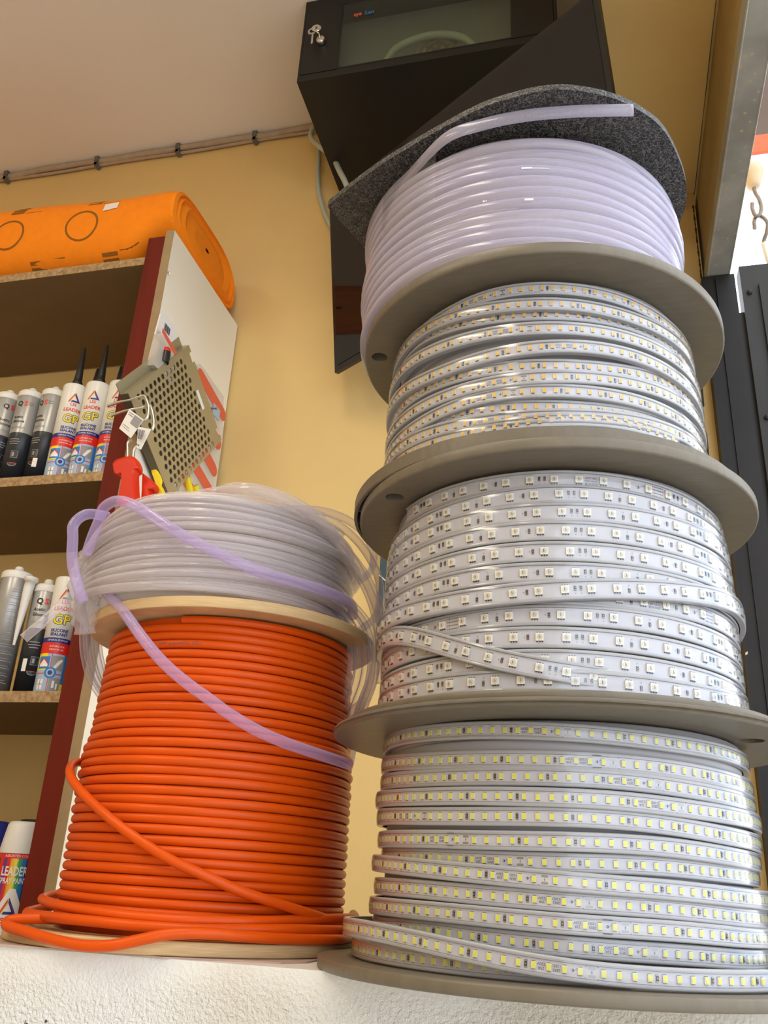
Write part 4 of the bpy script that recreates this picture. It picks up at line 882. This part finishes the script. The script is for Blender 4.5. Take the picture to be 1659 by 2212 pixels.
# perforated zinc plate, hung by one corner
c0=np.array([-.788,1.372,.828]); e1=np.array([.004,.172,.215]); e2=np.array([.006,.189,-.118])
L1=np.linalg.norm(e1); L2=np.linalg.norm(e2); d1=e1/L1; d2=e2/L2; nrm=np.cross(d1,d2); nrm/=np.linalg.norm(nrm)
if nrm[0]<0: nrm=-nrm
t=thing('perforated_plate','square zinc plate with rows of round holes hung by a corner on the white board','metal plate',tuple(c0))
o_=c0-e1/2-e2/2; holes=[]
for j in range(14):
    for i in range(12):
        x=L1*(.10+.064*i)+(L1*.032 if j%2 else 0); y=L2*(.075+.0672*j)
        holes.append([(x+.0059*math.cos(a),y+.0059*math.sin(a)) for a in np.linspace(0,2*PI,11)[:-1]])
mb=MB(); mb.prism([[(0,0),(L1,0),(L1,L2*.06),(L1-.010,L2*.06),(L1-.010,L2*.16),(L1,L2*.16),(L1,L2*.86),(L1-.012,L2*.86),(L1-.012,L2*.94),(L1,L2*.94),(L1,L2),(0,L2)]]+holes,o_,d1,d2,-nrm*.0015)
mb.build('plate',M['zinc'],t)
mb=MB(); mb.obox(o_-nrm*.0002,d1*L1,-d2*.0015,-nrm*.017); mb.obox(o_-d2*.0015-nrm*.0172,d1*L1,-d2*.020,nrm*.0015); mb.build('flange',M['zinc'],t)
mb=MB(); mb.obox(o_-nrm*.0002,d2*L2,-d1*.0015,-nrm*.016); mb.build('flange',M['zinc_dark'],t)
mb=MB(); mb.obox(o_+d1*.002+d2*.002-nrm*.0165,d1*(L1-.014),d2*(L2-.004),-nrm*.001); mb.build('hole_shade_sheet',M['zinc_dark'],t)  # dark sheet added behind the holes to stand in for their shade
mb=MB(); p=o_+d1*L1*.86+d2*L2*.40+nrm*.0004; mb.obox(p,d1*.011,d2*.044,nrm*.0003); mb.build('price_sticker',M['paper'],t,label='blank white sticker')
# wire display hooks in front of the red post, with their price tags and goods
def whook(label,pts1,pts2,drop):
    mb=MB(); mb.tube(catmull(pts1,6),.0024,8); 
    if pts2: mb.tube(catmull(pts2,6),.0024,8)
    return mb.build('wire_hook',M['wire'],label=label,category='hook',group='wire display hooks')
whook('long double wire display hook sticking out left across the red post',[(-.8363,1.2,.7634),(-.8145,1.2,.7693),(-.7923,1.2,.7722),(-.775,1.2,.777),(-.7648,1.2,.7766),(-.7535,1.2,.7541),(-.752,1.2,.7347),(-.7563,1.2,.7274)],[(-.8247,1.2,.7428),(-.8051,1.2,.7489),(-.7859,1.2,.7521),(-.765,1.204,.757),(-.7513,1.2,.7578),(-.7385,1.2,.7259),(-.7381,1.2,.7069)],0)
whook('short bent wire hook holding the red handle below the price tags',[(-.7753,1.2,.690),(-.7805,1.2,.688),(-.7816,1.2,.682),(-.7785,1.2,.668),(-.7755,1.2,.6450)],[(-.755,1.2,.695),(-.7611,1.2,.6805),(-.7674,1.2,.6697),(-.7640,1.2,.6450)],0)
def tagp(label,pts,marks,m2):
    t=MB(); t.prism([[(p[0],p[2]) for p in pts]],(0,1.1945,0),(1,0,0),(0,0,1),(0,-.0008,0)); o=t.build('price_tag',M['paper'],label=label,category='price tag')
    q=[np.array(p) for p in pts]; mk=MB()
    for (a0,a1,b0,b1) in marks:
        f=lambda a,b:(q[0]*(1-a)*(1-b)+q[1]*a*(1-b)+q[2]*a*b+q[3]*(1-a)*b)+np.array([0,-.0068,0])
        mk.add([f(a0,b0),f(a1,b0),f(a1,b1),f(a0,b1)],[(0,1,2,3)])
    mk.build('print',m2,o); return o
tagp('larger white price tag with a grey picture, tilted, on the wire hook',[(-.7872,1.2,.7493),(-.7551,1.2,.7254),(-.7739,1.2,.6908),(-.8001,1.2,.7118)],[(.45,.98,.06,.50),(.1,.4,.08,.12),(.1,.4,.18,.22),(.1,.6,.7,.73),(.1,.7,.8,.82)],M['mid_grey'])
tagp('smaller white price tag with a barcode hanging below the larger tag',[(-.764,1.194,.7127),(-.7378,1.194,.705),(-.7504,1.194,.6666),(-.7594,1.194,.671)],[(.2+.08*i,.24+.08*i+.012*(i%3),.18,.62) for i in range(8)]+[(.2,.5,.86,.94),(.6,.85,.86,.94)],M['ink'])
def soft(name,pts,y,th,m,label,cat,r=.004):
    cx=sum(p[0] for p in pts)/len(pts); cz=sum(p[2] for p in pts)/len(pts); P=catmull([(p[0],0,p[2]) for p in pts]+[(pts[0][0],0,pts[0][2])],4)[:-1]
    mb=MB(); n=len(P); v=[]; lay=((.82,-th/2),(.95,-th/2+r*.5),(1,-th/2+r*1.5),(1,th/2-r*1.5),(.95,th/2-r*.5),(.82,th/2))
    for s_,d in lay: v+=[(cx+(p[0]-cx)*s_,y+d,cz+(p[2]-cz)*s_) for p in P]
    mb.add(v,[(j*n+k,j*n+(k+1)%n,(j+1)*n+(k+1)%n,(j+1)*n+k)[::-1] for j in range(len(lay)-1) for k in range(n)],0,True)
    mb.prism([[(v[k][0],v[k][2]) for k in range(n)]],(0,y-th/2,0),(1,0,0),(0,0,1),(0,th*.0+.0002,0)); mb.prism([[(v[k][0],v[k][2]) for k in range(n)]],(0,y+th/2,0),(1,0,0),(0,0,1),(0,.0002,0))
    return mb.build(name,m,label=label,category=cat)
soft('cutter_handle',[(-.7969,0,.6404),(-.7884,0,.649),(-.7616,0,.6527),(-.7483,0,.6389),(-.746,0,.6285),(-.7512,0,.6225),(-.7450,0,.59),(-.7393,0,.5567),(-.769,0,.5560),(-.772,0,.60),(-.7760,0,.6206),(-.7884,0,.6197)],1.196,.024,M['redp'],'bright red plastic handle hanging under the price tags','tool handle')
soft('cutter_handle',[(-.7525,0,.6330),(-.7339,0,.619),(-.7242,0,.6084),(-.7275,0,.6005),(-.7347,0,.6009),(-.729,0,.585),(-.7253,0,.5560),(-.7413,0,.5560),(-.7480,0,.60)],1.222,.022,M['redp'],'second red plastic handle, half behind the first','tool handle')
soft('yellow_grip',[(-.7521,0,.6502),(-.7432,0,.6514),(-.7337,0,.6379),(-.7331,0,.6253),(-.7239,0,.612),(-.7150,0,.585),(-.7090,0,.574),(-.7129,0,.565),(-.7260,0,.588),(-.7382,0,.6219)],1.243,.014,M['yelp'],'yellow plastic grip behind the red handles','tool handle')
yb=MB(); yb.tube([(XB+.010,1.497,.742),(XB+.013,1.535,.705),(XB+.016,1.575,.664)],.0085,12); yb.build('yellow_grip',M['yelp'],label='yellow tool grip sticking out below the striped bag',category='tool handle')
yb=MB(); yb.tube([(XB+.012,1.455,.742),(XB+.014,1.49,.705),(XB+.016,1.52,.67)],.008,12); yb.build('yellow_grip',M['yelp'],label='yellow tool grip under the lower corner of the perforated plate',category='tool handle')
nl=MB(); nl.tube([(XB+.001,1.520,.940),(XB+.022,1.522,.938)],.0016,8).sphere((XB+.022,1.522,.938),.003,8); nl.build('nail',M['rust'],label='small nail in the white board above the striped bag',category='nail')
# ------------------------------------------------------------------ cable along the ceiling edge
cb=MB(); xs=np.linspace(-2.6,-.665,90); P=[(x,1.6085+.0015*math.sin(x*23),1.8245+.0018*math.sin(x*17)+.0012*math.sin(x*41)) for x in xs]
cb.tube(P,.0088,10); P=[(x,1.6125,1.8130+.0016*math.sin(x*15+1)) for x in xs]; cb.tube(P,.0045,8)
cb.build('wall_cable',M['wcable'],label='beige cable running along the top of the yellow wall',category='cable')
for x,w in ((-1.5955,'leftmost'),(-1.3043,'second from left'),(-1.0574,'third from left'),(-.8337,'nearest the black cabinet')):
    k=MB(); k.box((x-.006,1.5975,1.818),(x+.006,1.6195,1.8345)); k.tube([(x,1.6185,1.808),(x,1.598,1.808)],.006,10); k.box((x-.004,1.598,1.804),(x+.004,1.6005,1.83))
    k.build('cable_clip',M['clip'],label='grey clip on the beige ceiling cable, '+w,category='clip',group='clips on the ceiling cable')
# ------------------------------------------------------------------ server cabinet, network cable, television
X0,X1,Y0,Y1,Z0,Z1=-.5815,-.031,1.273,1.6185,1.5836,1.8335
t=thing('network_cabinet','black wall cabinet with smoked glass door and a key in its lock, under the ceiling','cabinet',((X0+X1)/2,Y1,Z0))
mb=MB(); mb.box((X0,Y0+.016,Z0),(X1,Y1,Z0+.003)).box((X0,Y0+.016,Z0+.003),(X0+.003,Y1,Z1)).box((X1-.003,Y0+.016,Z0+.003),(X1,Y1,Z1)).box((X0+.003,Y1-.003,Z0+.003),(X1-.003,Y1,Z1)).box((X0+.003,Y0+.016,Z1-.003),(X1-.003,Y1-.003,Z1))
mb.box((X0,Y0,Z0),(X1,Y0+.016,Z0+.0185)).box((X0,Y0,Z1-.030),(X1,Y0+.016,Z1)).box((X0,Y0,Z0+.0185),(X0+.004,Y0+.016,Z1-.03)).box((X1-.004,Y0,Z0+.0185),(X1,Y0+.016,Z1-.03)); mb.build('body',M['black'],t)
d=MB(); zz0,zz1=Z0+.0195,Z1-.031; d.box((X0+.005,Y0-.001,zz0),(-.4925,Y0+.012,zz1)).box((-.122,Y0-.001,zz0),(X1-.005,Y0+.012,zz1)).box((-.4925,Y0+.001,zz0),(-.122,Y0+.012,zz0+.006)).box((-.4925,Y0+.001,zz1-.006),(-.122,Y0+.012,zz1))
dr=d.build('door',M['black'],t)
MB().box((-.4915,Y0-.0012,zz0+.001),(-.123,Y0+.0012,zz1-.001)).build('glass_pane',M['glass'],dr,label='smoked glass pane')
lk=MB(); lk.lathe([(.0005,0),(.0085,0),(.0095,.002),(.0095,.011),(.008,.0125),(.0005,.0125)],n=24); o=lk.build('lock',M['chrome'],dr); o.matrix_basis=Matrix.Translation((-.5335,Y0-.001,1.6905))@Matrix.Rotation(PI/2,4,'X')
ky=MB(); ky.prism([circ((0,0),.0095,20),circ((0,0),.0055,16)],(-.5515,Y0-.020,1.709),(1,0,0),(0,0,1),(0,.002,0)); ky.box((-.5505,Y0-.021,1.668),(-.5465,Y0-.019,1.701)); ky.prism([circ((0,0),.010,20),circ((0,0),.004,12)],(-.5425,Y0-.022,1.714),(1,0,0),(0,0,1),(.002,.002,0)); ky.tube([(-.5335,Y0-.0135,1.6905),(-.5335,Y0-.022,1.694),(-.542,Y0-.022,1.704)],.0015,6)
ky.build('key',M['chrome'],dr)
br=MB(); V,F=text2d('sys',.015,.0006); br.add([(-.4560+x,Y0-.0016,1.7605+y) for x,y in V],F,0); V,F=text2d('Lan',.015,.0006); br.add([(-.4290+x,Y0-.0016,1.7600+y) for x,y in V],F,1); br.build('logo',[M['stripe_red'],M['blue']],dr,label='faint red and blue lettering')
# added grey backing that lightens the dark glass, then the contents seen through it
mp_=MB().box((-.57,1.335,Z0+.006),(-.128,1.338,Z1-.01)); mp_.build('grey_backing',M['mid_grey'],t)
dv=MB(); dv.box((-.40,1.345,Z0+.0035),(-.14,1.52,Z0+.032)); dv.build('network_switch',M['mid_grey'],label='flat grey device inside the glass-fronted black cabinet',category='network switch')
cc=[]
for i in range(60):
    a=2*PI*i/59*1.6; cc.append((-.262+.115*math.cos(PI-a*.62),1.305+.010*math.sin(a*2),1.6245+.062*max(-.25,math.sin(a*.62))+.002*i/60))
kb=MB().tube(catmull([(-.405,1.302,1.604),(-.3867,1.30,1.6437),(-.3694,1.30,1.669),(-.3372,1.30,1.6837),(-.2966,1.30,1.6892),(-.2561,1.30,1.6805),(-.2259,1.30,1.6632),(-.2059,1.305,1.6416),(-.196,1.312,1.61)],8),.0085,10)
kb.build('network_cable',M['gcable'],label='pale grey cable looped behind the smoked glass door',category='cable')
rg=MB()
def arc(c,r0,r1,a0,a1,n=10):
    A=np.linspace(math.radians(a0),math.radians(a1),n); rg.prism([[(c[0]+r1*math.cos(q),c[1]+r1*math.sin(q)) for q in A]+[(c[0]+r0*math.cos(q),c[1]+r0*math.sin(q)) for q in A[::-1]]],(0,1.318,0),(1,0,0),(0,0,1),(0,.004,0))
for a_ in (20,80,140,200,260,320): arc((-.285,1.662),.040,.047,a_,a_+50); arc((-.285,1.662),.026,.033,a_+10,a_+58); arc((-.285,1.662),.013,.019,a_+2,a_+40)
rg.build('fan_guard',M['wcable'],label='beige slotted fan guard behind the looped grey cable',category='fan guard')
sb=MB().tube(catmull([(-.640,1.6,1.832),(-.655,1.59,1.812),(-.6640,1.585,1.79),(-.6628,1.575,1.762),(-.6502,1.56,1.7246),(-.619,1.54,1.6752),(-.5800,1.52,1.62),(-.5480,1.50,1.545),(-.5250,1.49,1.49),(-.51,1.53,1.44)],8),.0068,10)
sb.build('network_cable',M['gcable'],label='grey network cable curling out beside the black cabinet towards the screen',category='cable')
s2=MB().tube(catmull([(-.640,1.606,1.775),(-.648,1.606,1.7439),(-.6465,1.606,1.70),(-.6453,1.606,1.6654),(-.6400,1.606,1.61),(-.6315,1.606,1.5722),(-.6109,1.606,1.51),(-.580,1.606,1.45)],8),.0058,10)
s2.build('network_cable',M['gcable'],label='second grey cable hanging on the yellow wall behind the curled one',category='cable')
bl=np.array([-.526,1.52,1.001]); tx=np.array([.8325,-.554,0]); tx/=np.linalg.norm(tx); tv=np.array([-.0427,-.127,.991]); tv-=tx*(tv@tx); tv/=np.linalg.norm(tv); pass; tn=np.cross(tx,tv)
W,H=.722,.440
t=thing('television','black flat television screen tilted down on the wall under the black cabinet','television',tuple(bl+tx*W/2))
mb=MB(); mb.obox(bl-tn*.010,tx*W,tv*H,tn*.010); mb.obox(bl+tx*.03+tv*.03-tn*.036,tx*(W-.06),tv*(H-.06),tn*.026); mb.obox(bl+tx*.12+tv*.06-tn*.06,tx*(W-.24),tv*(H-.14),tn*.026); mb.build('housing',M['bezel'],t)
mb=MB(); mb.obox(bl+tx*.010+tv*.014,tx*(W-.02),tv*(H-.024),tn*.0012); mb.build('screen',M['blackgloss'],t)
pc=bl+tx*W*.5+tv*H*.5-tn*.06; wl=np.array([pc[0]+.03,YB,pc[2]])
mb=MB(); mb.tube([pc,.5*(pc+wl)+np.array([.05,0,0]),wl],.014,10); mb.box((wl[0]-.06,YB-.012,wl[2]-.08),(wl[0]+.06,YB-.001,wl[2]+.08)); mb.build('wall_arm',M['black'],t)
pp=MB().box((-.4265,1.606,.40),(-.4125,1.6195,.80)); pp.build('cable_duct',M['teal'],label='narrow dark teal duct on the yellow wall behind the coil loops',category='duct')
wm=MB().tube([(-.4272,1.604,.572),(-.4195,1.6045,.566),(-.412,1.604,.558)],.0012,6); wm.build('paint_smear',M['paper'],[q for q in bpy.data.objects if q.name=='cable_duct'][0])
# ------------------------------------------------------------------ light, sky, camera
w=bpy.data.worlds.new('sky'); SC.world=w; w.use_nodes=True; n=w.node_tree.nodes; l=w.node_tree.links
bg=n['Background']; tc=n.new('ShaderNodeTexCoord'); nz=n.new('ShaderNodeTexNoise'); nz.inputs['Scale'].default_value=5; nz.inputs['Detail'].default_value=5
l.new(tc.outputs['Generated'],nz.inputs['Vector']); r=n.new('ShaderNodeValToRGB'); e=r.color_ramp.elements
e[0].position=.34; e[0].color=(.38,.62,.98,1); e[1].position=.46; e[1].color=(.93,.965,1,1); l.new(nz.outputs['Fac'],r.inputs[0])
l.new(r.outputs[0],bg.inputs['Color']); bg.inputs['Strength'].default_value=2.9
def area(name,loc,size,energy,col,rot=(0,0,0),sy=None):
    la=bpy.data.lights.new(name,'AREA'); la.energy=energy; la.color=col; la.size=size
    if sy: la.shape='RECTANGLE'; la.size_y=sy
    o=bpy.data.objects.new(name,la); COL.objects.link(o); o.location=loc; o.rotation_euler=rot; return o
area('ceiling_lamp',(-1.5,-.9,1.80),.25,21,(1,.88,.68),(0,0,0),1.2)
area('ceiling_lamp',(-.45,-.25,1.80),.2,13,(1,.88,.68),(0,0,0),1.2)
r_=(.970844,.234602,.049243); u_=(.048397,-.393023,.918254); f_=(-.234778,.889098,.392918)
cd=bpy.data.cameras.new('camera'); cd.sensor_width=36; cd.sensor_fit='AUTO'; cd.lens=1895.05/2212*36; cd.clip_start=.01
co=bpy.data.objects.new('camera',cd); COL.objects.link(co)
co.matrix_world=Matrix(((r_[0],u_[0],-f_[0],0),(r_[1],u_[1],-f_[1],0),(r_[2],u_[2],-f_[2],0),(0,0,0,1)))
SC.camera=co
SC.view_settings.view_transform='Standard'; SC.view_settings.look='None'; SC.view_settings.gamma=1; SC.view_settings.exposure=0.05; SC.view_settings.use_curve_mapping=False
SC.cycles.max_bounces=10; SC.cycles.transmission_bounces=10; SC.cycles.transparent_max_bounces=14; SC.cycles.glossy_bounces=4; SC.cycles.diffuse_bounces=4
SC.cycles.caustics_reflective=False; SC.cycles.caustics_refractive=False; SC.cycles.sample_clamp_indirect=6
